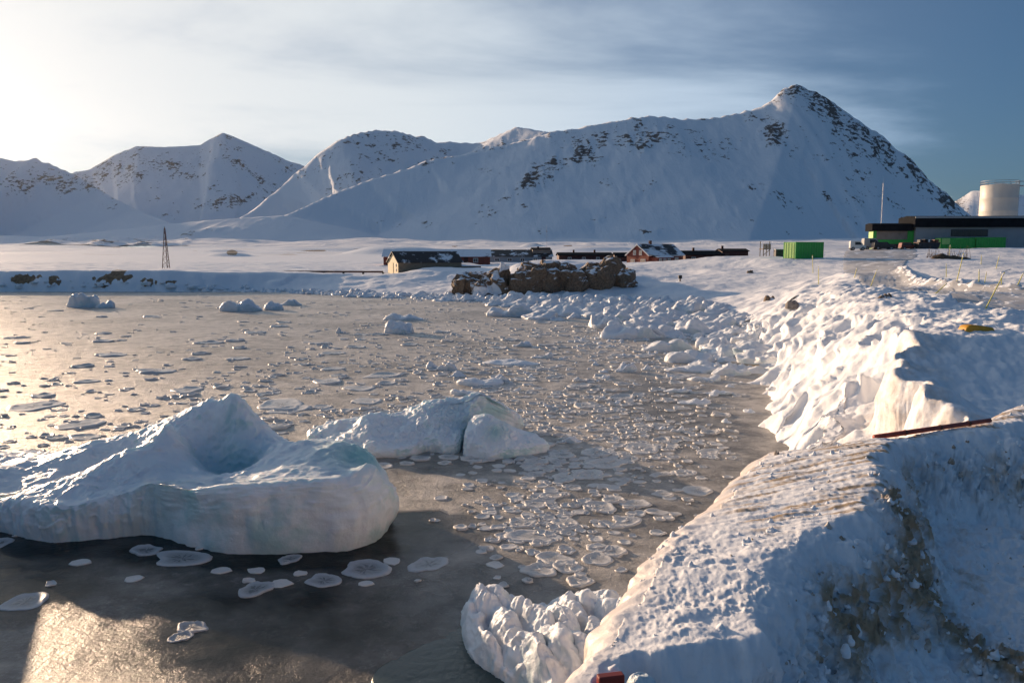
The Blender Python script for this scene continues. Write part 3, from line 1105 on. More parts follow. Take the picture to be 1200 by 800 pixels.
# rows of crust on the lit top, loose crumbs on the slopes
rows = fbm(x / 0.7, y / 0.05, 3, 210) * 0.012
crumb = np.abs(fbm(x / 0.06, y / 0.06, 3, 220, 0.65)) * (0.003 + 0.007 * sstep(-0.2, 0.5, fbm(x / 0.5, y / 0.5, 2, 222))) + np.maximum(fbm(x / 0.3, y / 0.2, 3, 221), 0) * 0.022
crn = np.clip(np.abs(fbm(x / 0.15, y / 0.15, 4, 230)) * 1.3, 0, 1)
crum2 = crn * 0.11
sl = np.exp(-((kI - 0.45) / 0.3) ** 2) * sstep(0.2, 0.5, wI)
BAND = [tuple(atz(a_, b_, 3.2)[:2]) for a_, b_ in ((930, 640), (985, 668), (1040, 700), (1110, 745), (1200, 782), (1330, 850))]
dBd, _ = seg_dist(x, y, BAND)
bandm = np.exp(-((dBd + 0.08 * fbm(x / 0.4, y / 0.4, 3, 236)) / 0.24) ** 2) * (1 - onlit)
rowm = onlit * sstep(4.3, 4.9, y) * sstep(1.2, 1.6, x)
zz = zin + rowm * rows + (1 - rowm) * crumb * (0.3 + 0.7 * onlit) + bandm * 0.05 + 0.004 * fbm(x / 0.05, y / 0.05, 3, 240) 
edge_ice = np.exp(-(np.maximum(s, 0) / 0.16) ** 2) * (dE < dB + 0.05)
zz = zz + (zin - zz) * 0.75 * edge_ice
# a rounded lip, then a wall down to the water
lipr = 0.16
tt = np.clip(1 - s / lipr, 0, None)
zl = zz - 0.10 * np.minimum(tt, 1) ** 2.2
wall = np.where(dE < dB, 9.0, 2.4)
z = np.where(s > 0, zl, np.maximum(zz - 0.10 + s * wall, -0.6))
PV = np.stack([x, y, z], 1)
me = np_mesh('tmp', PV, F)
nv = np.zeros(len(x) * 3, np.float32)
me.vertices.foreach_get('normal', nv)
nv = nv.reshape(-1, 3)
bpy.data.meshes.remove(me)
rough_ = np.clip(sl + bandm + 0.09 * onlit * (1 - rowm) * sstep(-0.3, 0.6, fbm(x / 0.45, y / 0.45, 3, 288)) + 0.22 * (1 - kI), 0, 1) * (s > 0.0)
act = rough_ > 0.02
crn = np.zeros(len(x))
crn[act] = np.clip(np.abs(fbm3(PV[act] / 0.13, 4, 31, 0.55)) * 1.5, 0, 1)
PV = PV + nv * (rough_ * (crn * 0.10 - 0.02))[:, None]
x, y, z = PV[:, 0], PV[:, 1], PV[:, 2]
dirt = np.clip(sl * 1.2, 0, 1) * (1.2 - 1.1 * crn) * (fbm(x / 0.8, y / 0.8, 3, 260) * 0.5 + 0.62) * sstep(1.0, 1.8, x)
dirt = np.clip(np.maximum(np.maximum(dirt, rowm * np.clip(0.3 + 0.9 * fbm(x / 0.7, y / 0.07, 3, 266), 0, 0.9)), bandm * (1.2 - 0.9 * crn)), 0, 1)
dirt = np.maximum(dirt, (1 - kI) * 0.5 * np.clip(fbm(x / 0.5, y / 0.5, 3, 263), 0, 1))
dirt = np.maximum(dirt, 0.55 * np.exp(-(((x - 3.3) / 1.0) ** 2 + ((y - 3.2) / 0.35) ** 2)))
bx = np.where(s < lipr, 0.05 * fbm(y / 0.3, z / 0.3, 3, 270), 0)
o = link('snowy_pier', np_mesh('snowy_pier', np.stack([x + bx, y, z], 1), F, True, {'dirt': np.clip(dirt, 0, 1), 'ice': np.clip(edge_ice, 0, 1) * 0.9}), 'crusted_pier_snow')
o['kind'] = 'structure'

PIERV = np.stack([x + bx, y, z], 1)
PMASK_W = (s > 0.05) * (sl * 0.8 + bandm * 1.0 + onlit * 0.012 + 0.03)
PMASK_D = (s > 0.05) * (sl * 0.6 * (x > 1.2) + bandm * 1.2)

# ------------------------------------------------------------------ road
rows_ = []
nr_, nc_ = 90, 22
tl = np.linspace(0, 1, len(RL))
for tt_ in np.linspace(0, 1, nr_):
    a = np.array([np.interp(tt_, tl, [p[k] for p in RL]) for k in range(2)])
    b = np.array([np.interp(tt_, tl, [p[k] for p in RRt]) for k in range(2)])
    for u in np.linspace(0, 1, nc_):
        rows_.append(a + (b - a) * u)
RD = np.array(rows_)
zr = H_bank(RD[:, 0], RD[:, 1], True)
zr = np.maximum(zr, H_bank(RD[:, 0], RD[:, 1])) + 0.03 + 0.02 * fbm(RD[:, 0] / 0.8, RD[:, 1] / 0.8, 3, 301) - 0.12 * (np.abs(np.tile(np.linspace(-1, 1, nc_), nr_)) > 0.97)
o = link('road', np_mesh('road', np.column_stack([RD, zr]), grid_faces(nr_, nc_)[:, ::-1]), 'road_packed_snow')
o['kind'] = 'structure'


# ------------------------------------------------------------------ ice bodies
def closed_spline(pts, n):
    P = np.array(pts, float)
    m = len(P)
    out = []
    for i in range(m):
        p0, p1, p2, p3 = P[i - 1], P[i], P[(i + 1) % m], P[(i + 2) % m]
        for t in np.linspace(0, 1, max(2, n // m), endpoint=False):
            out.append(0.5 * ((2 * p1) + (-p0 + p2) * t + (2 * p0 - 5 * p1 + 4 * p2 - p3) * t * t + (-p0 + 3 * p1 - 3 * p2 + p3) * t ** 3))
    return np.array(out)


def blob_mesh(name, outline, top, nth=200, ntop=50, nwall=24, t0=0.7, p=3.2, zbot=-0.35, amp=0.08, scale=1.2, seed=0, undercut=0.05, attrs=None, smooth=True, amp2=0.0, flute=0.0, bulge=0.0):
    """closed star-shaped body: outline at the waterline, top(x,y) height, rounded steep walls"""
    S = closed_spline(outline, 240)
    c = S.mean(0)
    ang = np.arctan2(S[:, 1] - c[1], S[:, 0] - c[0])
    rad = np.hypot(S[:, 0] - c[0], S[:, 1] - c[1])
    od = np.argsort(ang)
    ang, rad = ang[od], rad[od]
    th = np.linspace(-np.pi, np.pi, nth, endpoint=False)
    Rr = np.interp(th, np.concatenate([ang - 2 * np.pi, ang, ang + 2 * np.pi]), np.tile(rad, 3))
    T, E = [], []
    for t in np.linspace(0.004, t0, ntop):
        T.append(t)
        E.append(1.0)
    for f in np.linspace(0, np.pi / 2, nwall)[1:]:
        T.append(t0 + (1 - t0) * math.sin(f) ** (2 / p))
        E.append(max(math.cos(f), 0) ** (2 / p))
    rows = []
    for t, e in zip(T, E):
        t = t * (1 + bulge * math.sin(math.pi * e)) if t > t0 else t
        X = c[0] + Rr * t * np.cos(th)
        Y = c[1] + Rr * t * np.sin(th)
        zt = np.maximum(top(X, Y), 0.03)
        rows.append((X, Y, zt * e))
    for k in (0.4, 1.0):
        X = c[0] + Rr * (1 - undercut * k) * np.cos(th)
        Y = c[1] + Rr * (1 - undercut * k) * np.sin(th)
        rows.append((X, Y, np.full(nth, zbot * k)))
    V = np.array([np.stack(r, 1) for r in rows]).reshape(-1, 3)
    nr = len(rows)
    F = grid_faces(nr, nth, wrap=True)
    # centre fan closed with a tiny quad ring
    me = np_mesh(name, V, F, smooth)
    nv = np.zeros(len(V) * 3, np.float32)
    me.vertices.foreach_get('normal', nv)
    nv = nv.reshape(-1, 3)
    dsp = amp * fbm3(V / scale, 4, seed)
    if amp2:
        dsp = dsp + amp2 * np.abs(fbm3(V / (scale * 0.28), 3, seed + 9))
    if flute:
        steep = np.clip(1 - np.abs(nv[:, 2]) * 1.4, 0, 1)
        q = np.stack([V[:, 0] / 0.22, V[:, 1] / 0.22, V[:, 2] / 1.6], 1)
        dsp = dsp + flute * steep * fbm3(q, 3, seed + 20)
    if len(V) > 12000:
        dsp = dsp + 0.012 * fbm3(V / 0.16, 3, seed + 40)
        cr_ = np.clip(1 - np.abs(fbm3(V / 1.1 + 0.25 * fbm3(V / 0.4, 2, seed + 3)[:, None], 2, seed + 50)) * 9, 0, 1)
        dsp = dsp - 0.03 * cr_ ** 1.5
        cr_ = np.clip(1 - np.abs(fbm3(V / 0.45, 2, seed + 60)) * 7, 0, 1)
        dsp = dsp - 0.014 * cr_
    dsp = dsp * np.clip((V[:, 2] + 0.2) / 0.3, 0.15, 1)
    V2 = V + nv * dsp[:, None]
    bpy.data.meshes.remove(me)
    A = attrs(V2[:, 0], V2[:, 1], V2[:, 2], nv) if attrs else None
    bottom = [tuple((nr - 1) * nth + j for j in range(nth))]
    return np_mesh(name, V2, F, smooth, A)


berg_zones = []   # outlines kept clear of floes


def rel(pts, c):
    return [(a - c[0], b - c[1]) for a, b in pts]


# big iceberg
B1 = [(-10.4, 15.4), (-9.6, 15.0), (-8.8, 14.65), (-7.9, 14.85), (-7.1, 15.05), (-6.1, 14.5), (-5.0, 14.1), (-3.9, 14.15), (-3.0, 14.3), (-2.5, 15.1), (-2.65, 16.3), (-3.7, 17.6), (-5.0, 18.5), (-6.4, 19.2), (-8.3, 19.4), (-10.3, 19.35), (-12.3, 19.8), (-14.6, 19.5), (-16.4, 17.8), (-14.8, 15.8), (-12.4, 15.0), (-11.4, 15.3)]
c1 = (-7.0, 16.6)
b1pts = []
for px, py, d in [(262, 464, 18.3), (275, 462, 18.25), (246, 470, 18.4), (288, 478, 18.15), (296, 500, 18.0), (310, 520, 17.6), (235, 472, 18.4), (200, 487, 18.5), (170, 500, 18.5), (135, 512, 18.4), (100, 522, 18.3), (50, 533, 18.2), (0, 546, 18.0), (-60, 550, 17.8), 
                  (225, 532, 17.3), (275, 532, 17.5), (255, 520, 17.8), (196, 499, 16.9), (205, 506, 16.9), (180, 515, 16.7), (150, 528, 16.4), (110, 548, 16.0), (60, 566, 15.8), (20, 582, 15.8), (150, 540, 17.3), (100, 548, 17.3), (40, 562, 17.0), (0, 575, 16.8),
                  (280, 553, 15.7), (230, 560, 15.6), (190, 560, 15.6), (215, 545, 16.2), (330, 535, 16.2), (355, 518, 16.6), (400, 518, 16.5), (430, 530, 16.2), (445, 555, 15.5), (360, 545, 15.2), (410, 548, 15.2), (340, 545, 15.6), (310, 530, 17.0), (340, 520, 17.2), (100, 580, 15.2), (150, 570, 15.4), (250, 572, 14.9), (380, 556, 14.7), (310, 560, 14.8)]:
    q = at(px, py, d)
    b1pts.append((q[0] - c1[0], q[1] - c1[1], q[2]))
for bx_, by_, bz_ in ((-6.6, 19.2, 1.1), (-5.6, 18.9, 0.7), (-8.3, 19.4, 0.7), (-10.3, 19.3, 0.5), (-4.0, 18.0, 0.8), (-3.0, 17.2, 0.9), (-12.3, 19.2, 0.6), (-14.2, 18.0, 1.3), (-15.2, 17.6, 1.3), (-11.3, 15.8, 0.8), (-12.1, 15.9, 1.35), (-12.9, 16.3, 1.65), (-13.8, 16.8, 1.7), (-12.6, 17.4, 1.2), (-2.95, 14.45, 1.32), (-4.0, 14.3, 1.34), (-5.1, 14.25, 1.26), (-2.65, 15.2, 1.4), (-6.1, 14.6, 1.1), (-7.1, 15.15, 1.05), (-8.8, 14.8, 0.72), (-6.3, 16.9, 0.6), (-5.6, 17.1, 0.68), (-6.9, 17.2, 0.8)):  # unseen left end raised in shape to cast shade on the water
    b1pts.append((bx_ - c1[0], by_ - c1[1], bz_))
b1top_ = tps(b1pts, 1e-4)


def b1top(x, y):
    return np.clip(b1top_(x, y), 0.3, 2.6)


def b1attr(x, y, z, nv):
    ice = 1.0 * np.exp(-(((x - 3.9) / 1.1) ** 2 + ((y + 0.6) / 1.2) ** 2 + ((z - 1.35) / 0.5) ** 2))
    ice = np.maximum(ice, 0.75 * np.exp(-(((x - 0.7) / 0.9) ** 2 + ((y - 0.6) / 0.7) ** 2)))
    ice = np.maximum(ice, 0.4 * np.exp(-(((x - 0.3) / 1.2) ** 2 + ((y + 1.5) / 0.5) ** 2)))
    return {'ice': ice}


o = link('iceberg', blob_mesh('iceberg', rel(B1, c1), b1top, 600, 110, 64, 0.9, 4.6, -0.4, 0.09, 1.1, 1, 0.04, b1attr, amp2=0.03, flute=0.08, bulge=0.03), 'berg_ice', None, (c1[0], c1[1], 0))
setp(o, 'largest iceberg, bluish white with a hollow bowl on top and a raised horn behind it', 'iceberg')
berg_zones.append(B1)

# second iceberg
B2 = [(-5.9, 22.9), (-4.9, 21.9), (-3.7, 21.0), (-2.8, 21.1), (-2.4, 21.6), (-1.9, 21.4), (-1.5, 21.45), (-1.35, 22.2), (-0.9, 23.2), (0.1, 23.7), (0.0, 24.6), (-1.6, 25.0), (-3.6, 24.6), (-5.4, 24.2)]
c2 = (-3.0, 22.9)
b2p = []
for px, py, d in [(382, 506, 22.6), (395, 495, 22.8), (412, 494, 22.9), (432, 484, 22.5), (440, 487, 22.3), (455, 495, 22.2), (470, 484, 23.2), (485, 482, 23.0), (480, 492, 22.6), (500, 478, 22.8), (520, 472, 23.0), (545, 468, 23.2), (560, 461, 23.4), (580, 468, 23.5), (600, 480, 23.7), (530, 495, 22.2), (470, 510, 21.7), (430, 508, 21.7), (400, 510, 22.2), (510, 505, 21.9), (540, 485, 22.6)]:
    q = at(px, py, d)
    b2p.append((q[0] - c2[0], q[1] - c2[1], q[2]))
for bx_, by_, bz_ in ((-1.6, 25.0, 0.5), (-3.6, 24.6, 0.4), (-5.2, 24.0, 0.35), (0.0, 24.5, 0.5)):
    b2p.append((bx_ - c2[0], by_ - c2[1], bz_))
b2t = tps(b2p, 1e-4)


def b2attr(x, y, z, nv):
    return {'ice': 0.55 * np.exp(-(((x - 1.4) / 0.8) ** 2 + ((y + 0.2) / 0.8) ** 2))}


o = link('iceberg', blob_mesh('iceberg', rel(B2, c2), lambda x, y: np.clip(b2t(x, y), 0.3, 1.7), 400, 70, 40, 0.86, 4.0, -0.4, 0.12, 0.8, 2, 0.04, b2attr, amp2=0.05, flute=0.04, bulge=0.03), 'berg_ice', None, (c2[0], c2[1], 0))
setp(o, 'lumpy iceberg lying just behind the wedge-shaped ice block, humped at one end', 'iceberg')
berg_zones.append(B2)
B3 = [(-1.35, 21.3), (-0.9, 20.85), (-0.4, 20.8), (0.3, 21.15), (1.0, 21.6), (0.95, 21.95), (0.2, 22.5), (-0.7, 22.8), (-1.25, 22.2)]
c3 = (-0.35, 21.6)
b3p = []
for px, py, d in [(565, 485, 21.9), (550, 497, 21.7), (545, 505, 21.4), (575, 485, 22.0), (590, 496, 22.0), (610, 508, 21.9), (635, 515, 21.7), (560, 512, 21.2), (600, 520, 21.2), (580, 500, 21.5), (570, 492, 22.4)]:
    q = at(px, py, d)
    b3p.append((q[0] - c3[0], q[1] - c3[1], q[2]))
b3t = tps(b3p, 1e-4)
o = link('ice_block', blob_mesh('ice_block', rel(B3, c3), lambda x, y: np.clip(b3t(x, y), 0.2, 1.15), 260, 50, 30, 0.8, 3.4, -0.4, 0.06, 0.7, 3, 0.03,
                                lambda x, y, z, nv: {'ice': 0.8 * np.exp(-(((x + 0.1) / 0.4) ** 2 + ((z - 0.62) / 0.28) ** 2))}, amp2=0.02, flute=0.02), 'berg_ice', None, (c3[0], c3[1], 0))
setp(o, 'wedge-shaped ice block with a greenish face, resting against the lumpy iceberg', 'ice block')
berg_zones.append(B3)


def lump_outline(rs, w, dep, k=9, jag=0.22):
    return [(w / 2 * math.cos(a) * (1 + rs.uniform(-jag, jag)), dep / 2 * math.sin(a) * (1 + rs.uniform(-jag, jag))) for a in np.linspace(0, 2 * math.pi, k, endpoint=False)]


def lump_top(rs, w, h, nb=4):
    bs = [(rs.uniform(-0.36, 0.36) * w, rs.uniform(-0.3, 0.3) * w * 0.6, rs.uniform(0.16, 0.34) * w, rs.uniform(0.45, 1.0)) for _ in range(nb)]
    mx = max(b[3] for b in bs)

    def f(x, y):
        z = 0.24 + 0 * x
        for bx, by, br, bh in bs:
            z = np.maximum(z, bh / mx * np.exp(-(((x - bx) / br) ** 2 + ((y - by) / br) ** 2)))
        return z * h
    return f


GROWL = [  # px of centre, py of the base line, width px, height px, label
    (94, 360.5, 40, 19, 'grey blue ice hummock out on the ice, with a low lumpy block against its side'), (121, 361, 22, 10, 'low lumpy block pressed against a grey blue ice hummock, out from the brown sea cliff'),
    (279, 365, 48, 17, 'long wedge of ice off the snowy shore, with rounded blocks behind it'), (318, 363.5, 25, 12, 'rounded ice block touching the end of a long wedge of ice'), (337, 358, 27, 8, 'low flat ice block behind the long wedge of ice'),
    (467, 391, 34, 18, 'pointed ice block casting a long shadow across the slush'), (470, 375.5, 46, 9, 'long low ice ridge right behind the pointed ice block'), (399, 390.5, 12, 8, 'small round ice lump near the pointed ice block'),
    (507, 432, 17, 9, 'rounded ice block beside a twin block on the slush'), (524, 434, 24, 10, 'twin-topped ice block with a shadow, beside a rounded one'), (537, 442, 20, 8, 'small cubic ice block just in front of a twin pair'), (563, 452, 60, 10, 'long flat ice slab lying behind the lumpy iceberg'), (583, 447, 26, 9, 'raised ice slab piled on the end of a long flat slab'),
    (545, 463, 40, 8, 'ragged low ice slab close behind the lumpy iceberg'), (735, 436, 26, 12, 'rounded ice block with a tail of brash ice, alone on grey slush'), (759, 434, 14, 7, 'small rounded ice lump beside a rounded block on grey slush'),
    (600, 428, 66, 7, 'ring of low ice slabs lying flat on the slush'), (637, 420, 26, 8, 'low ice slab at the end of a flat ring'), (612, 406, 24, 7, 'small dark flat ice block'),
    (828, 447, 40, 9, 'flat snow-topped slab near the snow bank, shadowed on one side'), (795, 460, 30, 6, 'thin ice slab near the icy bank'), (845, 462, 34, 6, 'low flat ice slab touching the icy bank side'), (815, 474, 40, 8, 'long thin ice slab on open slush near the bank'), (795, 506, 18, 8, 'little rounded ice lump alone on grey slush'), (670, 519, 24, 8, 'small ice lump beside the wedge-shaped ice block'),
    (812, 425, 62, 16, 'broad rounded ice slab jammed between shore blocks and the bank'), (785, 412, 60, 17, 'large pale ice slab with a flat top among shore blocks'), (745, 397, 72, 19, 'long lumpy ice block with rounded knobs in front of the shore ice'), (712, 385, 46, 19, 'tall two-humped ice block at the edge of the shore ice'), (840, 408, 50, 14, 'rounded ice slab close under the snow bank'), (815, 436, 64, 9, 'thin layered ice slab close under the snow bank'),
    (598, 371, 56, 16, 'bluish ice block at the front edge of the shore ice below the brown rocks'), (655, 371, 60, 14, 'wide bluish ice block at the front edge of the shore ice'), (770, 386, 50, 14, 'humped ice block behind a long lumpy one'), (840, 385, 60, 15, 'smooth snow-covered ice block next to the snow bank'), (860, 440, 44, 12, 'brownish layered ice slab frozen to the foot of the bank')]
for i, (px, py, wp, hp, lab) in enumerate(GROWL):
    rs = random.Random(100 + i)
    q = atz(px, py, 0)
    m = math.hypot(q[1], CAM_Z) / FPX
    w, h = wp * m, hp * m * 0.95
    h = max(h - wp * 0.0, 0.12)
    dep = w * rs.uniform(0.45, 0.6)
    # part of the height seen is the depth of the top
    h = max(0.1, h - dep * CAM_Z / q[1] * 0.35)
    me = blob_mesh('ice_block', lump_outline(rs, w, dep, 10, 0.16), lump_top(rs, w, h, 3 if wp < 30 else 5), 90 if wp > 30 else 60, 16, 14, 0.78, 3.0, -0.2, 0.07 * w ** 0.5 * min(1, h), 0.25 * w, 30 + i, 0.03, lambda x, y, z, nv: {'ice': 0 * x}, amp2=0.02)
    o = link('ice_block', me, 'block_ice', None, (q[0], q[1] + dep * 0.45, 0), rs.uniform(-0.2, 0.2))
    setp(o, lab, 'ice block', 'separate ice blocks frozen into the slush')
    berg_zones.append([(q[0] - w / 2, q[1]), (q[0] + w / 2, q[1]), (q[0] + w / 2, q[1] + dep), (q[0] - w / 2, q[1] + dep)])

# shore ice: many rounded blocks along the tide line, 260 singles and the rest as one mass
variants = []
for k in range(12):
    rs = random.Random(500 + k)
    variants.append(blob_mesh('stranded_ice_block', lump_outline(rs, 1.0, rs.uniform(0.65, 0.95), 9, 0.2), lump_top(rs, 1.0, 0.38, 4), 44, 10, 10, 0.8, 3.8, -0.2, 0.09, 0.22, 60 + k, 0.05, lambda x, y, z, nv: {'ice': 0 * x}))
    variants[-1].materials.append(MATS['block_ice'])
rs = random.Random(9)
cands = []
cl = [(a, b) for a, b, _ in COAST]
for i in range(2600):
    k = rs.choices([2, 3, 4, 5, 6, 7, 8, 9, 10, 11, 12], [0.5, 1, 1.2, 1.6, 2, 2.4, 3.4, 4, 4.4, 3.4, 1.2])[0]
    t = rs.random()
    x0 = cl[k][0] + t * (cl[k + 1][0] - cl[k][0])
    y0 = cl[k][1] + t * (cl[k + 1][1] - cl[k][1])
    wid = [0, 0, 1, 2, 3, 5, 7, 9, 13, 17, 17, 8, 3][k]
    off = rs.random() ** 1.3 * wid - 0.8
    dx, dy = cl[k + 1][0] - cl[k][0], cl[k + 1][1] - cl[k][1]
    L = math.hypot(dx, dy)
    nx, ny = dy / L, -dx / L          # towards the water
    x0, y0 = x0 + nx * off, y0 + ny * off
    size = rs.choice([rs.uniform(0.4, 1.0), rs.uniform(0.6, 1.6), rs.uniform(1.2, 2.8)]) * (1.2 if 7 < k < 12 else 0.9) * (0.7 if k < 5 else 1)
    if math.hypot(x0, y0) < 40:
        size *= 0.6
    cands.append((x0, y0, size, rs.uniform(0, 6.28), rs.uniform(0.6, 1.25), rs.randrange(12)))
kept, grid = [], {}
for c in sorted(cands, key=lambda c: -c[2] / math.hypot(c[0], c[1])):
    ok = True
    for g in kept:
        if (g[0] - c[0]) ** 2 + (g[1] - c[1]) ** 2 < (0.36 * (g[2] + c[2])) ** 2:
            ok = False
            break
    if ok:
        kept.append(c)
kx, ky = np.array([c[0] for c in kept]), np.array([c[1] for c in kept])
km = np.zeros(len(kept), bool)
for zn in berg_zones:
    km |= inside(kx, ky, zn)
kept = [c for c, m_ in zip(kept, km) if not m_]
kz = H_all([c[0] for c in kept], [c[1] for c in kept])
NS = 270
for i, (x0, y0, s0, a0, hh, v) in enumerate(kept[:NS]):
    hh *= 0.72
    o = link('stranded_ice_block', variants[v], None, None, (x0, y0, max(0, kz[i] - 0.05)), a0)
    o.scale = (s0, s0, s0 * hh)
    wd = 'large' if s0 > 1.5 else ('middle-sized' if s0 > 0.9 else 'small')
    if y0 < 72:
        lb, gr = wd + ' snowy ice block wedged in the jumble against the foot of the snow bank', 'ice blocks against the snow bank'
    elif x0 > 4:
        lb, gr = wd + ' snowy ice block in the broad jumble off the beach near the rock shadow', 'ice blocks off the beach'
    elif x0 > -9:
        lb, gr = wd + ' snowy ice block stranded right below the brown rock outcrop', 'ice blocks below the rock outcrop'
    else:
        lb, gr = wd + ' ice block in the thin row stranded along the shore below boathouse and pipeline', 'ice blocks along the boathouse shore'
    setp(o, lb, 'ice block', gr)


def merge_copies(name, items, meshes):
    VV, FF, o_ = [], [], 0
    cache = {}
    for x0, y0, z0, sx, sz, a0, v in items:
        if v not in cache:
            me = meshes[v]
            co = np.zeros(len(me.vertices) * 3, np.float32)
            me.vertices.foreach_get('co', co)
            fv = np.zeros(len(me.loops), np.int32)
            me.loops.foreach_get('vertex_index', fv)
            cache[v] = (co.reshape(-1, 3), fv.reshape(-1, 4))
        co, fv = cache[v]
        c, s = math.cos(a0), math.sin(a0)
        VV.append(np.stack([x0 + sx * (co[:, 0] * c - co[:, 1] * s), y0 + sx * (co[:, 0] * s + co[:, 1] * c), z0 + sz * co[:, 2]], 1))
        FF.append(fv + o_)
        o_ += len(co)
    V = np.concatenate(VV)
    return np_mesh(name, V, np.concatenate(FF), True, {'ice': np.zeros(len(V))})


small = []
for k in range(6):
    rs2 = random.Random(800 + k)
    small.append(blob_mesh('brash', lump_outline(rs2, 1.0, 0.8, 7, 0.2), lump_top(rs2, 1.0, 0.5, 2), 12, 3, 4, 0.7, 2.6, -0.2, 0.05, 0.4, 90 + k, 0.05))
items = [(x0, y0, max(0, kz[NS + i] - 0.05), s0, s0 * hh * 0.7, a0, v % 6) for i, (x0, y0, s0, a0, hh, v) in enumerate(kept[NS:])]
rub = []
for i in range(1500):
    k = rs.choices([7, 8, 9, 10, 11, 12], [1, 2, 3, 3, 2, 0.6])[0]
    t = rs.random()
    x0 = cl[k][0] + t * (cl[k + 1][0] - cl[k][0]) + rs.uniform(-12, 1)
    y0 = cl[k][1] + t * (cl[k + 1][1] - cl[k][1]) + rs.uniform(-12, 0.5)
    rub.append((x0, y0))
rub = np.array(rub)
sd_ = base_land(rub[:, 0], rub[:, 1])[0]
rz = H_all(rub[:, 0], rub[:, 1])
for (x0, y0), d_, z0 in zip(rub, sd_, rz):
    if -10 < d_ < 1.5:
        s0 = rs.uniform(0.18, 0.5)
        items.append((x0, y0, max(0, z0 - 0.03), s0, s0 * rs.uniform(0.4, 0.9), rs.uniform(0, 6), rs.randrange(6)))
rnp = np.random.RandomState(55)
for nm_, msk, cnt, mt_, lab_ in (('snow_rubble', PMASK_W, 1100, 'snow_lump', 'small loose crumbs of white snow on the pier berm and path'), ('dirty_snow_rubble', PMASK_D, 320, 'dirty_snow', 'brown dirty crumbs of snow along the foot of the pier berm')):
    area = np.hypot(PIERV[:, 0], PIERV[:, 1]) ** 2
    pr_ = msk * area
    idx = rnp.choice(len(PIERV), cnt, p=pr_ / pr_.sum())
    it_ = []
    for k in idx:
        s0 = 0.018 + 0.05 * rnp.rand() ** 3
        it_.append((PIERV[k, 0], PIERV[k, 1], PIERV[k, 2] - 0.1 * s0, s0, s0 * rnp.uniform(0.7, 1.5), rnp.uniform(0, 6), rnp.randint(6)))
    setp(link(nm_, merge_copies(nm_, it_, small), mt_), lab_, 'snow rubble', None, 'stuff')
o = link('brash_ice', merge_copies('brash_ice', items, small), 'block_ice')
setp(o, 'small broken ice rubble filling the gaps between the stranded shore blocks', 'brash ice', None, 'stuff')

# ------------------------------------------------------------------ pancake ice
def pancake_mesh(seed, nth=30, thick=0.034):
    rs = random.Random(seed)
    ph = [rs.uniform(0, 6.28) for _ in range(5)]
    am = [rs.uniform(0.02, 0.16) / (1 + 0.5 * k) for k in range(5)]
    th = np.linspace(0, 2 * np.pi, nth, endpoint=False)
    Rr = 0.5 * (1 + sum(a * np.sin((k + 2) * th + p) for k, (a, p) in enumerate(zip(am, ph))))
    prof = [(0.02, 0.3), (0.35, 0.32), (0.6, 0.4), (0.73, 0.8), (0.84, 1.45), (0.93, 1.2), (1.0, 0.45), (1.0, -0.3)]
    rim = 0.75 + 0.5 * np.sin(th + rs.uniform(0, 6)) * rs.uniform(0.2, 0.9) + 0.25 * np.sin(3 * th + rs.uniform(0, 6)) + np.array([rs.uniform(-0.25, 0.25) for _ in th])
    V = []
    for t, h in prof:
        j = 1 + 0.03 * np.array([rs.uniform(-1, 1) for _ in th])
        hz = h * (1 if t < 0.7 else rim) + 0.12 * np.array([rs.uniform(-1, 1) for _ in th])
        V.append(np.stack([Rr * t * j * np.cos(th), Rr * t * j * np.sin(th), thick * hz], 1))
    V = np.concatenate(V)
    ic = np.repeat([0.95, 0.9, 0.7, 0.25, 0.0, 0.0, 0.1, 0.3], nth) * np.array([rs.uniform(0.6, 1.0) for _ in range(len(V))])
    return np_mesh('pancake_ice', V, grid_faces(len(prof), nth, True), True, {'ice': ic})


pvar = [pancake_mesh(300 + k) for k in range(14)]
for m_ in pvar:
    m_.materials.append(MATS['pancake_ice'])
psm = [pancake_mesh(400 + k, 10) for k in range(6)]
pshade = [m_.copy() for m_ in pvar]
for m_ in pshade:
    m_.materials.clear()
    m_.materials.append(MATS['shaded_pancake_ice'])
pl = [(430, 667, 60), (502, 661, 46), (380, 680, 42), (225, 735, 36), (212, 746, 26), (626, 628, 58), (704, 594, 40), (612, 612, 40), (663, 612, 36), (735, 611, 38), (650, 655, 48), (700, 655, 40), (632, 668, 40), (664, 664, 44), (700, 642, 30), (720, 646, 34), (640, 548, 26), (618, 536, 24), (660, 560, 30), (690, 556, 40), (752, 525, 46), (700, 530, 40),
      (648, 580, 40), (745, 590, 34), (770, 600, 28), (720, 586, 30), (40, 476, 60), (95, 497, 58), (102, 447, 32), (183, 435, 42), (68, 513, 26), (225, 421, 24), (130, 416, 34), (340, 480, 50), (330, 474, 76), (325, 500, 34), (385, 447, 44), (420, 455, 40), (450, 440, 44), (430, 470, 46), (220, 457, 40), (160, 480, 24), (390, 432, 30), (245, 402, 30), (300, 390, 26), (120, 400, 26), (20, 396, 26), (300, 690, 40), (340, 655, 30), (30, 705, 50)]
rs = random.Random(21)
placed = []


def in_zone(x, y, grow=0.0):
    X, Y = np.array([x]), np.array([y])
    return any(inside(X, Y, zn)[0] for zn in berg_zones)


for px, py, wp in pl:
    q = atz(px, py, 0)
    placed.append((q[0], q[1], wp * math.hypot(q[1], CAM_Z) / FPX * rs.uniform(0.92, 1.05), 1))

def zone_mask(X, Y):
    m = np.zeros(len(X), bool)
    for zn in berg_zones:
        m |= inside(X, Y, zn)
    return m


def atz_many(px, py):
    u = (400 - py) / FPX
    k = -CAM_Z / (-ST + u * CT)
    return (px - 600) / FPX * k, (CT + u * ST) * k


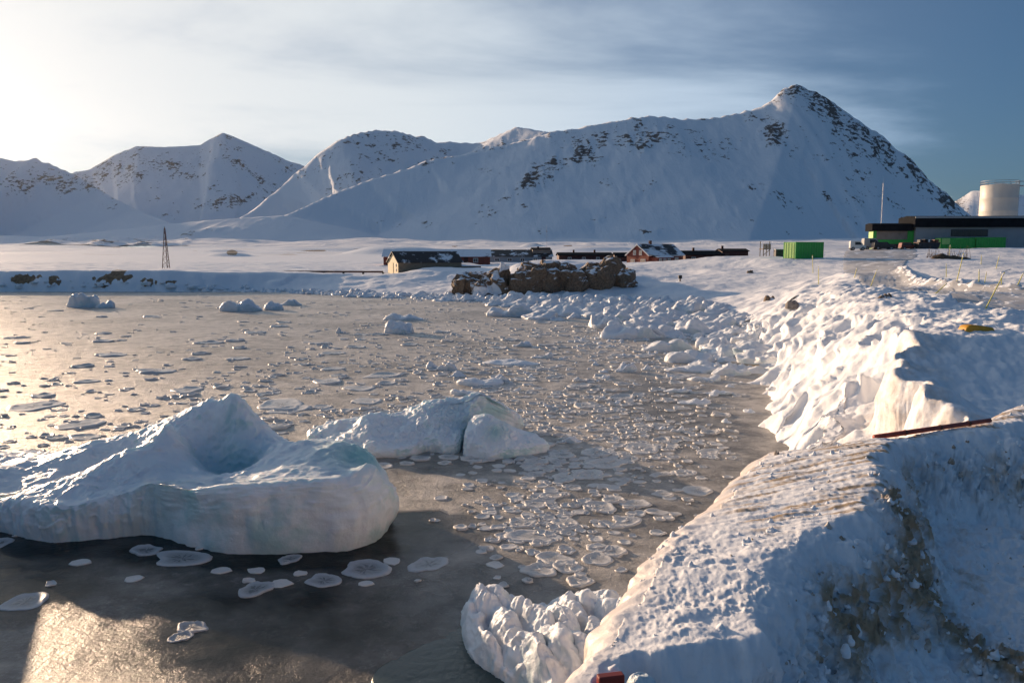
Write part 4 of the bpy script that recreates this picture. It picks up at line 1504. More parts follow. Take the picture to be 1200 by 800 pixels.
rn = np.random.RandomState(33)
cpx = rn.uniform(-80, 900, 9000)
cpy = 345 + rn.rand(9000) ** 1.2 * 340
qx, qy = atz_many(cpx, cpy)
dens = 0.06 * np.where(cpy < 545, 1, 0.12) + 0.42 * np.exp(-((cpx - 640) / 250) ** 2) * np.where((cpy > 385) & (cpy < 545), 1.0, np.where(cpy < 385, 0.4, 0.34 * np.clip(1 - (cpy - 545) / 150, 0.1, 1) * sstep(520, 640, cpx)))
nn = fbm(qx / 5.0, qy / 9.0, 3, 400)
okm = (rn.rand(9000) < dens * (0.35 + 1.4 * np.maximum(nn + 0.25, 0))) & (base_land(qx, qy)[0] < -0.6) & ~zone_mask(qx, qy)
arr = np.array([(g[0], g[1], g[2]) for g in placed])
for k in np.nonzero(okm)[0][:620]:
    s0 = rs.choice([rs.uniform(0.2, 0.5), rs.uniform(0.35, 0.95), rs.uniform(0.25, 0.6)]) * (1 + qy[k] / 120)
    if (((arr[:, 0] - qx[k]) ** 2 + (arr[:, 1] - qy[k]) ** 2) < (0.42 * (arr[:, 2] + s0)) ** 2).any():
        continue
    placed.append((qx[k], qy[k], s0, 0))
    arr = np.vstack([arr, (qx[k], qy[k], s0)])
order = placed[:len(pl)] + sorted(placed[len(pl):], key=lambda g: -g[2] / g[1])
NP = 280
for i, (x0, y0, s0, keep) in enumerate(order[:NP]):
    o = link('pancake_ice', (pshade if y0 < 15 and x0 < -0.3 else pvar)[i % 14], None, None, (x0, y0, 0.012 if y0 > 40 else 0.002), rs.uniform(0, 6.28))
    o.scale = (s0, s0 * rs.uniform(0.7, 1.0), (rs.uniform(0.6, 1.3) if y0 > 22 else rs.uniform(0.45, 0.8)) * (1 + y0 / 110))
    wd = 'broad' if s0 > 0.75 + y0 / 90 else 'small'
    if y0 < 15 and x0 < -0.3:
        lb, gr = wd + ' thin pancake of ice on the dark shaded water in front of the largest iceberg', 'pancake floes on the dark water by the largest iceberg'
    elif y0 < 20.5:
        lb, gr = wd + ' rimmed pancake of ice in the water between the pier and the wedge-shaped block', 'pancake floes off the pier'
    elif x0 < -0.36 * y0 and y0 < 60:
        lb, gr = wd + ' flat pancake of ice on the golden sunlit slush beyond the largest iceberg', 'pancake floes on the golden slush'
    elif y0 < 36:
        lb, gr = wd + ' flat pancake of ice in the broken slush just beyond the lumpy iceberg', 'pancake floes beyond the lumpy iceberg'
    else:
        lb, gr = wd + ' flat pancake of ice out on the slush towards the far shore', 'pancake floes towards the far shore'
    setp(o, lb, 'ice floe', gr)
items = [(x0, y0, 0.01, s0, rs.uniform(0.4, 0.8) * (1 + y0 / 150), rs.uniform(0, 6), rs.randrange(6)) for x0, y0, s0, _ in order[NP:]]
# rough refrozen crumbs
cpx = rn.uniform(-60, 900, 20000)
cpy = 350 + rn.rand(20000) ** 1.15 * 340
qx, qy = atz_many(cpx, cpy)
dens = 0.1 * np.where(cpy < 540, 1, 0.15) + 0.6 * np.exp(-((cpx - 640) / 240) ** 2) * np.where((cpy > 380) & (cpy < 540), 1.0, np.where(cpy < 380, 0.4, 0.5 * np.clip(1 - (cpy - 540) / 150, 0.08, 1) * sstep(500, 620, cpx)))
nn = fbm(qx / 4.0, qy / 7.0, 3, 410)
okm = (rn.rand(20000) < dens * (0.25 + 1.5 * np.maximum(nn + 0.2, 0))) & (base_land(qx, qy)[0] < -0.4) & ~zone_mask(qx, qy)
for k in np.nonzero(okm)[0]:
    s0 = rs.uniform(0.06, 0.3) * (1 + qy[k] / 80)
    items.append((qx[k], qy[k], 0.003, s0, rs.uniform(0.3, 0.7) * (1 + qy[k] / 150), rs.uniform(0, 6), rs.randrange(6)))
o = link('broken_sea_ice', merge_copies('broken_sea_ice', items, psm), 'pancake_ice')
setp(o, 'crumbs and small plates of broken sea ice spread over the slush', 'sea ice', None, 'stuff')

# ------------------------------------------------------------------ sea
x, y, F = polar_grid(-180, 180, 500, np.concatenate([[0.5], geo_r(4, 130, 0.016), [200, 400, 900]]))
F = np.concatenate([F])
z = np.zeros_like(x)
clear = np.zeros_like(x)  # clear water; the bergs' shade and reflection are put into its dark tone
d1, _ = seg_dist(x, y, [(a, b) for a, b in B1] + [B1[0]])
fr = (y < 16.5)
clear = np.maximum(clear, np.clip(1.25 - d1 / 2.6, 0, 1) * fr)
for a, b, sx, sy, st in ((-8.6, 12.6, 3.2, 2.2, 1.0), (-3.5, 11.3, 3.8, 2.9, 0.92), (-0.4, 12.6, 2.2, 1.9, 0.6), (-1.5, 20.4, 4.0, 0.9, 0.6), (3.0, 16.6, 3.0, 2.0, 0.35), (-1.6, 9.2, 2.4, 2.6, 0.7)):
    clear = np.maximum(clear, st * np.exp(-(((x - a) / sx) ** 2 + ((y - b) / sy) ** 2) ** 1.3))
# calm dark leads near the bank
clear = np.maximum(clear, 0.4 * np.exp(-(((x - 5.5) / 2.2) ** 2 + ((y - 27) / 9.0) ** 2) ** 1.2))
clear = np.clip(clear + 0.18 * fbm(x / 0.9, y / 0.9, 4, 500) * (clear > 0.05), 0, 1)
o = link('sea', np_mesh('sea', np.stack([x, y, z], 1), F, True, {'clear': clear}), 'slush_ice_water')
o['kind'] = 'structure'


# ------------------------------------------------------------------ rock outcrop on the shore
import bmesh


def rock_thing(name, pxs, base, d, tops, depth, label, seed, mat='brown_cliff_rock', amp=0.5, cat='rock', snowy=0.0):
    """an outcrop of fractured, angular chunks following the skyline given in tops"""
    x0, x1 = at(pxs[0], base, d), at(pxs[1], base, d)
    cx, w = (x0[0] + x1[0]) / 2, x1[0] - x0[0]
    zb = gz(cx, d) - 0.6
    xs = [at(a_, b_, d + 1)[0] - cx for a_, b_ in tops]
    zs = [at(a_, b_, d + 1)[2] - zb for a_, b_ in tops]
    rs = random.Random(seed)
    bm = bmesh.new()
    n = max(3, int(w / 0.95))
    for i in range(n * 2):
        fx = (-w / 2 + w * ((i % n) + rs.uniform(0.1, 0.9)) / n) * max(0.3, 1 - 1.5 / w)
        row = i // n
        hz_ = float(np.interp(fx, xs, zs)) * (1.0, 0.8)[row] * rs.uniform(0.8, 1.05)
        fy = depth * (0.4, 0.12)[row] + rs.uniform(-0.4, 0.4)
        rx, ry = rs.uniform(0.9, 1.9), rs.uniform(1.0, 1.8)
        lean, tw = rs.uniform(-0.22, 0.22), rs.uniform(-0.5, 0.5)
        vs = []
        for k in range(30):
            v = Vector((rs.gauss(0, 1), rs.gauss(0, 1), rs.gauss(0, 1))).normalized()
            v = Vector((math.copysign(abs(v.x) ** 0.6, v.x), math.copysign(abs(v.y) ** 0.6, v.y), math.copysign(abs(v.z) ** 0.7, v.z))) * rs.uniform(0.82, 1.0)
            zz = hz_ / 2 + v.z * hz_ / 2
            X_, Y_ = v.x * rx, v.y * ry
            vs.append(bm.verts.new((fx + X_ * math.cos(tw) - Y_ * math.sin(tw) + lean * zz, fy + X_ * math.sin(tw) + Y_ * math.cos(tw), zz)))
        r_ = bmesh.ops.convex_hull(bm, input=vs)
        dead = {g for g in list(r_['geom_interior']) + list(r_['geom_unused']) if isinstance(g, bmesh.types.BMVert)}
        bmesh.ops.delete(bm, geom=list(dead), context='VERTS')
    bmesh.ops.subdivide_edges(bm, edges=bm.edges[:], cuts=3, use_grid_fill=True)
    bm.normal_update()
    V = np.array([v.co[:] for v in bm.verts])
    nvv = np.array([v.normal[:] for v in bm.verts])
    V = V + nvv * (0.26 * fbm3(V / np.array([0.8, 0.8, 1.3]), 4, seed % 20, 0.6))[:, None]
    for v, c_ in zip(bm.verts, V):
        v.co = c_
    me = bpy.data.meshes.new(name)
    bm.to_mesh(me)
    bm.free()
    at_ = me.attributes.new('snowy', 'FLOAT', 'POINT')
    at_.data.foreach_set('value', np.clip(snowy * (0.75 + 1.1 * fbm(V[:, 0] / 1.6, V[:, 2] / 1.2, 3, seed)), 0, 1).astype(np.float32))
    o = link(name, me, mat, None, (cx, d, zb))
    return setp(o, label, cat)


rock_thing('shore_rock', (595, 688), 344, 96, [(592, 326), (602, 317), (612, 309), (622, 306), (632, 302), (650, 301), (655, 305), (668, 306), (676, 312), (688, 316)], 7, 'largest brown rock outcrop with a snow cap above the tide line ice', 41, snowy=0.3)
rock_thing('shore_rock', (683, 722), 341, 96.4, [(683, 306), (690, 301), (697, 304), (704, 299), (714, 300), (722, 306)], 5, 'upright brown boulder with a cleft, joined to the largest outcrop', 46, snowy=0.33)
rock_thing('shore_rock', (555, 597), 342, 97, [(555, 322), (570, 314), (585, 309), (597, 312)], 5, 'half snow-covered brown rock next to the largest outcrop', 42, snowy=0.6)
rock_thing('shore_rock', (531, 562), 338, 99, [(531, 320), (545, 315), (562, 318)], 4, 'small dark brown rock at the end of the outcrop towards the pale boathouse', 43, snowy=0.33)
rock_thing('shore_rock', (716, 746), 332, 97.5, [(716, 305), (726, 306), (735, 315), (746, 318)], 4, 'low grey brown rock stub on the red house side of the outcrop', 44, snowy=0.4)

STONES = [(1039, 350, 22, 8, 'dark stone poking out of the snow beside the road bend'), (931, 357, 18, 6, 'grey boulder at the top edge of the icy bank'), (903, 351, 14, 6, 'small brown stone on the beach beside the grey boulder'), (538, 325, 5, 4, 'small dark stone on the snow slope below the boathouse'), (880, 320, 9, 4, 'little dark stone on the snow between the red house and the container')]
for i, (px, py, wp, hp, lab) in enumerate(STONES):
    q = G(px, py)
    m = q[1] / FPX
    rs = random.Random(900 + i)
    me = blob_mesh('stone', lump_outline(rs, wp * m, wp * m * 0.8, 8, 0.15), lump_top(rs, wp * m, hp * m, 3), 48, 10, 10, 0.6, 2.4, -0.2, 0.05 * wp * m, 0.3 * wp * m, 70 + i, 0.0, lambda x, y, z, nv: {'snowy': 0 * x})
    setp(link('stone', me, 'brown_cliff_rock' if i != 1 else 'stone_grey', None, (q[0], q[1] + wp * m * 0.3, q[2] - 0.05)), lab, 'stone')

# ------------------------------------------------------------------ buildings
def gable_house(name, label, cat, loc, rotz, L, W, wall_h, ridge_h, wall, roof, windows=(), gwin=(), doors=(), chimney=None, trim=None, over=0.3, gable_wall=None, glass='window_glass', thick=0.16):
    """x runs along the ridge from the left gable, y away from the camera"""
    t = thing(name, label, cat, loc, rotz)
    mb = MB()
    mb.prism_x([(0, -1.2), (W, -1.2), (W, wall_h), (W / 2, ridge_h - 0.02), (0, wall_h)], 0, L)
    mb.build('wall', wall, t)
    if gable_wall:
        MB().prism_x([(0.02, -1.1), (W - 0.02, -1.1), (W - 0.02, wall_h), (W / 2, ridge_h - 0.06), (0.02, wall_h)], -0.03, -0.003).build('gable_wall', gable_wall, t)
    sl = (ridge_h - wall_h) / (W / 2)
    rf = None
    for s in (0, 1):
        ya, yb = (-over, W / 2) if s == 0 else (W + over, W / 2)
        za, zb = wall_h - over * sl + 0.03, ridge_h + 0.03
        prof = [(ya, za), (yb, zb), (yb, zb + thick), (ya, za + thick)]
        if s:
            prof = prof[::-1]
        r = MB().prism_x(prof, -over, L + over).build('roof', roof, t)
        rf = rf or r
    if trim:
        for s in (0, 1):
            ya = -over if s == 0 else W + over
            za = wall_h - over * sl - 0.12
            prof = [(ya, za), (W / 2, ridge_h - 0.12), (W / 2, ridge_h + 0.1), (ya, za + 0.22)]
            MB().prism_x(prof if s == 0 else prof[::-1], -over - 0.05, -over - 0.003).build('bargeboard', trim, t)
        MB().box(-over, L + over, -over - 0.06, -over - 0.003, wall_h - over * sl - 0.05, wall_h - over * sl + 0.16).build('fascia', trim, t)
    for (wx, wz, ww, wh) in windows:
        f = MB().box(wx - ww / 2 - 0.1, wx + ww / 2 + 0.1, -0.09, -0.002, wz - wh / 2 - 0.1, wz + wh / 2 + 0.1).build('window', trim or 'white_paint', t)
        MB().box(wx - ww / 2, wx - 0.04, -0.11, -0.092, wz - wh / 2, wz + wh / 2).build('pane', glass, f)
        MB().box(wx + 0.04, wx + ww / 2, -0.11, -0.092, wz - wh / 2, wz + wh / 2).build('pane', glass, f)
    for (wy, wz, ww, wh) in gwin:
        f = MB().box(-0.12, -0.034, wy - ww / 2 - 0.1, wy + ww / 2 + 0.1, wz - wh / 2 - 0.1, wz + wh / 2 + 0.1).build('window', trim or 'white_paint', t)
        MB().box(-0.14, -0.122, wy - ww / 2, wy - 0.04, wz - wh / 2, wz + wh / 2).build('pane', glass, f)
        MB().box(-0.14, -0.122, wy + 0.04, wy + ww / 2, wz - wh / 2, wz + wh / 2).build('pane', glass, f)
    for (dx, dw, dh, dm) in doors:
        dd = MB().box(dx - dw / 2, dx + dw / 2, -0.08, -0.002, 0.02, dh).build('door', dm, t)
        MB().box(dx + dw / 2 - 0.16, dx + dw / 2 - 0.06, -0.12, -0.082, dh * 0.45, dh * 0.5).build('handle', 'galvanised_steel', dd)
    if chimney:
        for cx in chimney:
            c = MB().box(cx - 0.25, cx + 0.25, W / 2 - 0.25, W / 2 + 0.25, ridge_h - 0.4, ridge_h + 0.9).build('chimney', 'dark_red_boards', rf)
    return t


def gp(px, py, d):
    q = at(px, py, d)
    return (q[0], q[1], q[2])


# pale boathouse
p0 = gp(467, 322, 128)
bh = gable_house('boathouse', 'weathered boathouse with a sunlit cream gable and patchy dark roof', 'boathouse', p0, R(27), 11, 5.2, 2.0, 3.55, 'weathered_boards', 'snowy_dark_roof', gable_wall='cream_boards', trim=None, doors=(), over=0.25)
for k, (yy, zz) in enumerate(((1.1, 0.75), (1.1, 1.5))):
    f = MB().box(-0.09, -0.034, yy - 0.3, yy + 0.3, zz - 0.25, zz + 0.25).build('window', 'white_paint', bh)
    MB().box(-0.11, -0.092, yy - 0.24, yy + 0.24, zz - 0.2, zz + 0.2).build('pane', 'curtain_glass', f)
MB().box(-0.09, -0.034, 2.4, 4.2, 0.0, 1.9).build('door', 'cream_boards', bh)
lt = MB()
lt.prism_x([(0.1, -1.0), (4.9, -1.0), (4.9, 1.6), (0.1, 1.25)], 11.0, 14.6)
lt.build('annexe', 'weathered_boards', bh)
MB().prism_x([(-0.15, 1.27), (5.1, 1.66), (5.1, 1.78), (-0.15, 1.39)], 11.05, 14.8).build('roof', 'half_snowy_roof', bh)

gable_house('long_red_shed', 'long red shed with a snow-covered roof standing behind the boathouse', 'shed', gp(449.5, 312, 165), R(4), 22, 8, 2.0, 3.35, 'red_boards', 'snow_covered_roof', windows=((15, 1.2, 0.8, 0.7), (19, 1.2, 0.8, 0.7)), doors=((17, 0.9, 1.8, 'dark_red_boards'),))
ld = gable_house('storage_hall', 'low grey storage hall with a dark patchy roof, behind the brown rock outcrop', 'building', gp(570, 309, 188), R(3), 15.5, 8, 1.7, 3.1, 'grey_cladding', 'snowy_dark_roof', windows=((2.5, 0.9, 0.9, 0.6), (5.5, 0.9, 0.9, 0.6), (8.5, 0.9, 0.9, 0.6), (11.5, 0.9, 0.9, 0.6)), doors=((13.5, 1.0, 1.6, 'dark_red_boards'),), chimney=(12.5,))
MB().box(11.0, 15.2, 1.5, 6.5, 1.75, 3.3).build('raised_bay', 'tan_cladding', ld)
MB().prism_x([(1.2, 3.3), (6.8, 3.3), (4.0, 3.8)], 10.8, 15.4).build('roof', 'black_roof', ld)
lr = gable_house('low_barrack', 'low dark red barrack with rooftop vents, farther off behind the rock outcrop', 'building', gp(655, 307, 225), R(2), 15, 7, 1.8, 2.5, 'dark_red_boards', 'black_roof', windows=((3, 0.9, 0.8, 0.7), (7, 0.9, 0.8, 0.7), (11, 0.9, 0.8, 0.7)), chimney=(4.5, 10.5))
gable_house('small_shed', 'small dark red shed just beside the red house', 'shed', gp(722, 308, 200), R(4), 5.5, 5, 1.5, 2.4, 'dark_red_boards', 'black_roof', doors=((3, 0.9, 1.4, 'brown_cladding'),), chimney=(4.4,))
rh = gable_house('red_house', 'red wooden house with white-trimmed gable windows and dark snowy roof', 'house', gp(760, 312, 176), R(38), 11.5, 6.6, 2.5, 4.75, 'red_boards', 'half_snowy_roof', windows=((2.0, 1.3, 1.0, 1.1), (4.2, 1.3, 0.9, 1.0), (6.6, 1.3, 0.9, 1.0), (9.2, 1.3, 0.9, 1.0)),
                 gwin=((1.6, 0.95, 1.2, 1.0), (4.7, 0.95, 1.0, 0.9), (2.4, 2.95, 0.6, 0.9), (4.2, 2.95, 0.6, 0.9)), chimney=(4.0,), trim='white_paint', gable_wall='red_boards', glass='curtain_glass')
MB().box(0.6, 5.6, -1.9, 0.0, -1.0, 1.9).build('porch', 'red_boards', rh)
MB().prism_x([(-2.2, 1.92), (0.05, 2.42), (0.05, 2.55), (-2.2, 2.05)], 0.4, 5.8).build('porch_roof', 'half_snowy_roof', rh)
for wx in (1.7, 3.1, 4.5):
    f = MB().box(wx - 0.45, wx + 0.45, -1.98, -1.902, 0.7, 1.7).build('window', 'white_paint', rh)
    MB().box(wx - 0.36, wx + 0.36, -2.0, -1.982, 0.78, 1.62).build('pane', 'curtain_glass', f)
gable_house('long_barrack', 'long dark red barrack adjoining the red house, near end', 'building', gp(803, 309, 195), R(3), 9.2, 8, 2.1, 3.0, 'dark_red_boards', 'black_roof', windows=((2, 1.2, 0.8, 0.6), (5, 1.2, 0.8, 0.6), (8, 1.2, 0.8, 0.6)), chimney=(3.0,))
gable_house('long_barrack', 'plain dark red barrack at the far end of the row from the red house', 'building', gp(846, 306, 200), R(-3), 6.4, 8, 2.4, 2.95, 'dark_red_boards', 'black_roof', doors=((1.2, 1.0, 1.9, 'brown_cladding'),), chimney=(0.8,))

# workshop with green wing
wk = thing('workshop', 'big grey workshop with a black roof, green trim and a lower wing', 'workshop', gp(1072, 293, 178), R(-2))
MB().box(0, 36, 0, 7, -2, 5.2).build('wall', 'grey_cladding', wk)
rfm = MB().prism_x([(-0.7, 5.0), (7.6, 5.0), (7.6, 7.25), (3.5, 7.6), (-0.7, 7.25)], -0.6, 37).build('roof', 'black_roof', wk)
MB().box(-0.6, 37, -0.75, -0.703, 6.95, 7.3).build('gutter', 'galvanised_steel', rfm)
wf = MB().box(7.6, 15.6, -0.08, -0.002, 3.0, 4.5).build('window', 'machine_paint', wk)
for k in range(6):
    MB().box(7.75 + k * 1.3, 8.9 + k * 1.3, -0.1, -0.082, 3.15, 4.35).build('pane', 'window_glass', wf)
for k in range(18):
    MB().box(k * 2.0 + 1.96, k * 2.0 + 2.04, -0.04, -0.003, -1.5, 2.9).build('cladding_rib', 'grey_cladding', wk)
dr_ = MB().box(24.5, 28.5, -0.09, -0.045, 0.0, 4.3).build('door', 'brown_cladding', wk)
MB().box(-8.8, 0.0, 1.0, 3.4, -2, 4.3).build('wing_wall', 'tan_cladding', wk)
MB().box(-8.85, -0.02, 0.9, 0.995, 1.35, 2.3).build('green_band', 'green_paint', wk)
MB().box(-1.4, -0.03, 0.86, 0.895, 1.35, 4.3).build('green_corner_panel', 'green_paint', wk)
MB().box(-8.9, -8.2, 0.86, 0.895, 1.35, 4.3).build('green_corner_panel', 'green_paint', wk)
MB().box(-8.92, -8.803, 1.0, 3.4, -1.2, 4.25).build('green_end_wall', 'pale_and_sunlit_green', wk)  # end wall in a paler green, standing in for sun on it
MB().box(-8.7, -0.05, 0.92, 0.997, -1.5, 1.34).build('brown_base_panel', 'brown_cladding', wk)
MB().prism_x([(0.2, 4.2), (4.0, 4.2), (4.0, 5.75), (2.2, 5.95), (0.2, 5.75)], -9.5, -0.61).build('wing_roof', 'black_roof', wk)

# fuel tank
tq = at(1169, 252, 212)
tk = thing('fuel_tank', 'tall off-white cylindrical fuel tank rising behind the workshop', 'tank', (tq[0], tq[1], gz(tq[0], tq[1]) - 0.3))
hz = at(1169, 218, 212)[2] - tk.location.z
rad = 22.5 * 212 / FPX * 0.86
n_ = 64
V, Fc = [], []
for zz in (0, hz * 0.25, hz * 0.5, hz * 0.75, hz):
    for dzz, dr in ((0, 0), (0.06, 0.03), (0.12, 0)):
        if (zz == 0 and dzz == 0) or True:
            V += [(math.cos(2 * math.pi * i / n_) * (rad + dr), math.sin(2 * math.pi * i / n_) * (rad + dr), zz + dzz) for i in range(n_)]
me = np_mesh('shell', np.array(V), grid_faces(len(V) // n_, n_, True), True)
link('shell', me, 'tank_paint', tk)
MBr = MB()
MBr.add([(math.cos(2 * math.pi * i / n_) * rad, math.sin(2 * math.pi * i / n_) * rad, hz + 0.1) for i in range(n_)] + [(0, 0, hz + 0.7)], [(i, (i + 1) % n_, n_) for i in range(n_)])
MBr.build('roof', 'tank_paint', tk)
rail = MB()
for zz in (0.65, 1.2):
    for i in range(32):
        a, b = 2 * math.pi * i / 32, 2 * math.pi * (i + 1) / 32
        rail.tube((math.cos(a) * rad, math.sin(a) * rad, hz + zz), (math.cos(b) * rad, math.sin(b) * rad, hz + zz), 0.05, None, 5)
rail.build('handrail', 'galvanised_steel', tk)
for i in range(16):
    a = 2 * math.pi * i / 16
    MB().tube((math.cos(a) * rad, math.sin(a) * rad, hz), (math.cos(a) * rad, math.sin(a) * rad, hz + 1.2), 0.045, None, 5).build('rail_post', 'galvanised_steel', tk)
MB().box(rad - 0.4, rad + 9, -0.6, 0.6, hz - 0.1, hz + 0.15).build('gangway', 'galvanised_steel', tk)
for s in (-0.6, 0.6):
    MB().tube((rad, s, hz + 1.2), (rad + 9, s, hz + 1.2), 0.05, None, 5).build('gangway_rail', 'galvanised_steel', tk)
for s in (2.5, 5.0, 7.5):
    MB().tube((rad + s, -0.6, hz), (rad + s, -0.6, hz + 1.2), 0.04, None, 5).build('rail_post', 'galvanised_steel', tk)
MB().box(rad + 6.5, rad + 6.9, -0.2, 0.2, -1, hz - 0.1).build('gangway_post', 'galvanised_steel', tk)
lad = MB()
for s in (-0.25, 0.25):
    lad.tube((rad * 0.985, s - 1.2, 0.2), (rad * 0.985, s - 1.2, hz + 1), 0.04, None, 5)
for k in range(26):
    lad.tube((rad * 0.985, -1.45, 0.5 + k * hz / 27), (rad * 0.985, -0.95, 0.5 + k * hz / 27), 0.025, None, 4)
lad.build('ladder', 'galvanised_steel', tk)


def container(label, loc, rotz, L=6.06, W=2.44, Hh=2.59, end_mat='pale_and_sunlit_green', side_mat='green_paint', group=None):
    t = thing('shipping_container', label, 'container', loc, rotz, group)
    # corrugated side towards -y, doors on the -x end
    n = int(L / 0.14)
    pr = []
    for i in range(n):
        xx = 0.1 + (L - 0.2) * i / (n - 1)
        pr.append((xx, 0.035 if (i // 2) % 2 else 0.0))
    V = [(a, b, 0.2) for a, b in pr] + [(a, b, Hh - 0.15) for a, b in pr]
    m = len(pr)
    MB().add(V, [(i, i + 1, m + i + 1, m + i) for i in range(m - 1)]).build('corrugated_side', side_mat, t)
    V2 = [(a, W - b, c) for a, b, c in V]
    MB().add(V2, [(i + 1, i, m + i, m + i + 1) for i in range(m - 1)]).build('corrugated_side', side_mat, t)
    fr = MB()
    for xx in (0, L - 0.12):
        for yy in (0, W - 0.12):
            fr.box(xx, xx + 0.12, yy - 0.003, yy + 0.123, 0.0, Hh)
    for zz in (0.03, Hh - 0.18):
        for yy in (0, W - 0.1):
            fr.box(0.12, L - 0.12, yy, yy + 0.1, zz, zz + 0.17)
    fr.build('frame', side_mat, t)
    MB().box(0.06, L - 0.06, 0.06, W - 0.06, Hh - 0.12, Hh - 0.03).build('roof', side_mat, t)
    MB().box(L - 0.06, L - 0.02, 0.12, W - 0.12, 0.1, Hh - 0.1).build('end_wall', side_mat, t)
    for k in range(2):
        y0 = 0.13 + k * (W - 0.26) / 2
        dd = MB().box(0.02, 0.07, y0, y0 + (W - 0.3) / 2, 0.12, Hh - 0.12).build('door', end_mat, t)  # doors coloured paler where the sun strikes the end
        for s in (0.3, 0.8):
            MB().tube((-0.02, y0 + s, 0.15), (-0.02, y0 + s, Hh - 0.15), 0.025, None, 5).build('locking_bar', 'pale_and_sunlit_green', dd)
    return t


q = at(932, 303.5, 122)
container('green shipping container standing alone on the snow, its sunlit door end showing', (q[0], q[1], q[2]), R(28))
q = at(1102, 293, 172)
t_ = container('green shipping container with a pale end panel, against the workshop wall', (q[0], q[1], q[2]), R(0), 7.3)
MB().box(0.2, 1.9, -0.06, -0.004, 1.2, 2.45).build('pale_panel', 'pale_and_sunlit_green', t_)
q = at(1143, 292.3, 172.4)
container('plain green shipping container set end to end with another, farther along the workshop wall', (q[0], q[1], q[2]), R(0), 6.4)
q = at(909, 300, 131)
t_ = thing('storage_box', 'low dark storage box in the snow behind the lone green container', 'box', (q[0], q[1], q[2]))
MB().box(0, 2.2, 0, 1.2, -0.3, 1.0).build('body', 'machine_paint', t_)
MB().box(-0.06, 2.26, -0.06, 1.26, 1.0, 1.12).build('lid', 'grey_cladding', t_)


def car(label, loc, rotz, paint, L=4.4, W=1.8, Hh=1.75, van=False, cat='car'):
    t = thing('parked_van' if van else 'parked_car', label, cat, loc, rotz, 'vehicles parked outside the workshop')
    if van:
        prof = [(0.0, 0.35), (0.0, Hh * 0.95), (0.12, Hh), (L * 0.62, Hh), (L * 0.80, Hh * 0.58), (L * 0.97, Hh * 0.5), (L, Hh * 0.38), (L, 0.32)]
        glass = [(L * 0.30, Hh * 0.58), (L * 0.30, Hh * 0.88), (L * 0.61, Hh * 0.88), (L * 0.745, Hh * 0.58)]
    else:
        prof = [(0.0, 0.38), (0.02, Hh * 0.62), (0.12, Hh * 0.96), (0.5, Hh), (L * 0.60, Hh), (L * 0.74, Hh * 0.64), (L * 0.97, Hh * 0.56), (L, Hh * 0.42), (L, 0.35)]
        glass = [(0.30, Hh * 0.64), (0.38, Hh * 0.91), (L * 0.585, Hh * 0.91), (L * 0.69, Hh * 0.64)]
    MB().prism_y(prof, 0, W).build('body', paint, t, bevel=0.09)
    for s in (0, 1):
        y0, y1 = (-0.012, 0.0 - 0.002) if s == 0 else (W + 0.002, W + 0.012)
        MB().prism_y(glass, y0, y1).build('side_window', 'window_glass', t)
    xa, za = (L * 0.62, Hh) if van else (L * 0.60, Hh)
    xb, zb = (L * 0.80, Hh * 0.58) if van else (L * 0.74, Hh * 0.64)
    MB().add([(xa + 0.10, 0.15, za - 0.06), (xb + 0.03, 0.12, zb + 0.05), (xb + 0.03, W - 0.12, zb + 0.05), (xa + 0.10, W - 0.15, za - 0.06)], [(0, 1, 2, 3)]).build('windscreen', 'window_glass', t)
    for wx in (L * 0.19, L * 0.81):
        for yy, o_ in ((0.02, -1), (W - 0.22, 1)):
            w_ = MB().tube((wx, yy - 0.05, 0.34), (wx, yy + 0.25, 0.34), 0.35, None, 14).build('wheel', 'tyre_rubber', t)
            yf = yy - 0.06 if o_ < 0 else yy + 0.26
            MB().tube((wx, yf - 0.005, 0.34), (wx, yf + 0.005, 0.34), 0.2, None, 10).build('rim', 'galvanised_steel', w_)
    for yy in (0.15, W - 0.5):
        MB().box(L - 0.06, L + 0.02, yy, yy + 0.35, Hh * 0.36, Hh * 0.46).build('headlight', 'lamp_glass', t)
    MB().box(-0.04, 0.02, 0.05, W - 0.05, 0.3, 0.5).build('bumper', 'machine_paint', t)
    return t


q = at(996, 293.5, 160)
car('white van parked in the sun near the workshop yard', tuple(q), R(-14), 'white_car_paint', 2.95, 1.7, 1.9, True, 'van')
q = at(1012, 292.8, 166)
car('silver grey delivery van parked behind the black car', tuple(q), R(-8), 'silver_car_paint', 3.8, 1.9, 2.4, True, 'van')
q = at(1024, 292.8, 163)
car('black estate car parked in front of the green workshop wing', tuple(q), R(-6), 'black_car_paint', 4.2, 1.8, 1.6)
q = at(1056, 292.8, 164)
car('dark red car parked by the brown wall of the workshop wing', tuple(q), R(170), 'red_car_paint', 3.2, 1.7, 1.5) if False else car('dark red car parked by the brown wall of the workshop wing', tuple(q), R(-4), 'red_car_paint', 3.3, 1.7, 1.5)
# snow-topped waste skip with scrap
q = at(1076, 293, 162)
t_ = thing('waste_skip', 'dark waste skip heaped with scrap and snow between the red car and the containers', 'skip', tuple(q))
MB().prism_y([(0.35, 0.15), (4.0, 0.15), (4.4, 1.45), (0, 1.45)], 0, 1.9).build('body', 'machine_paint', t_)
MB().box(-0.08, 4.48, -0.08, 1.98, 1.45, 1.56).build('top_rail', 'rusty_steel', t_)
rs = random.Random(5)
for k in range(7):
    x0 = 0.4 + k * 0.5
    MB().box(x0, x0 + rs.uniform(0.4, 0.8), 0.3, 1.5, 1.5, 1.7 + rs.uniform(0, 0.5)).build('scrap', rs.choice(['machine_paint', 'rusty_steel', 'brown_cladding', 'white_paint']), t_)
for k in range(3):
    MB().box(0.7 + k * 1.3, 0.85 + k * 1.3, -0.06, -0.002, 0.2, 1.44).build('rib', 'machine_paint', t_)

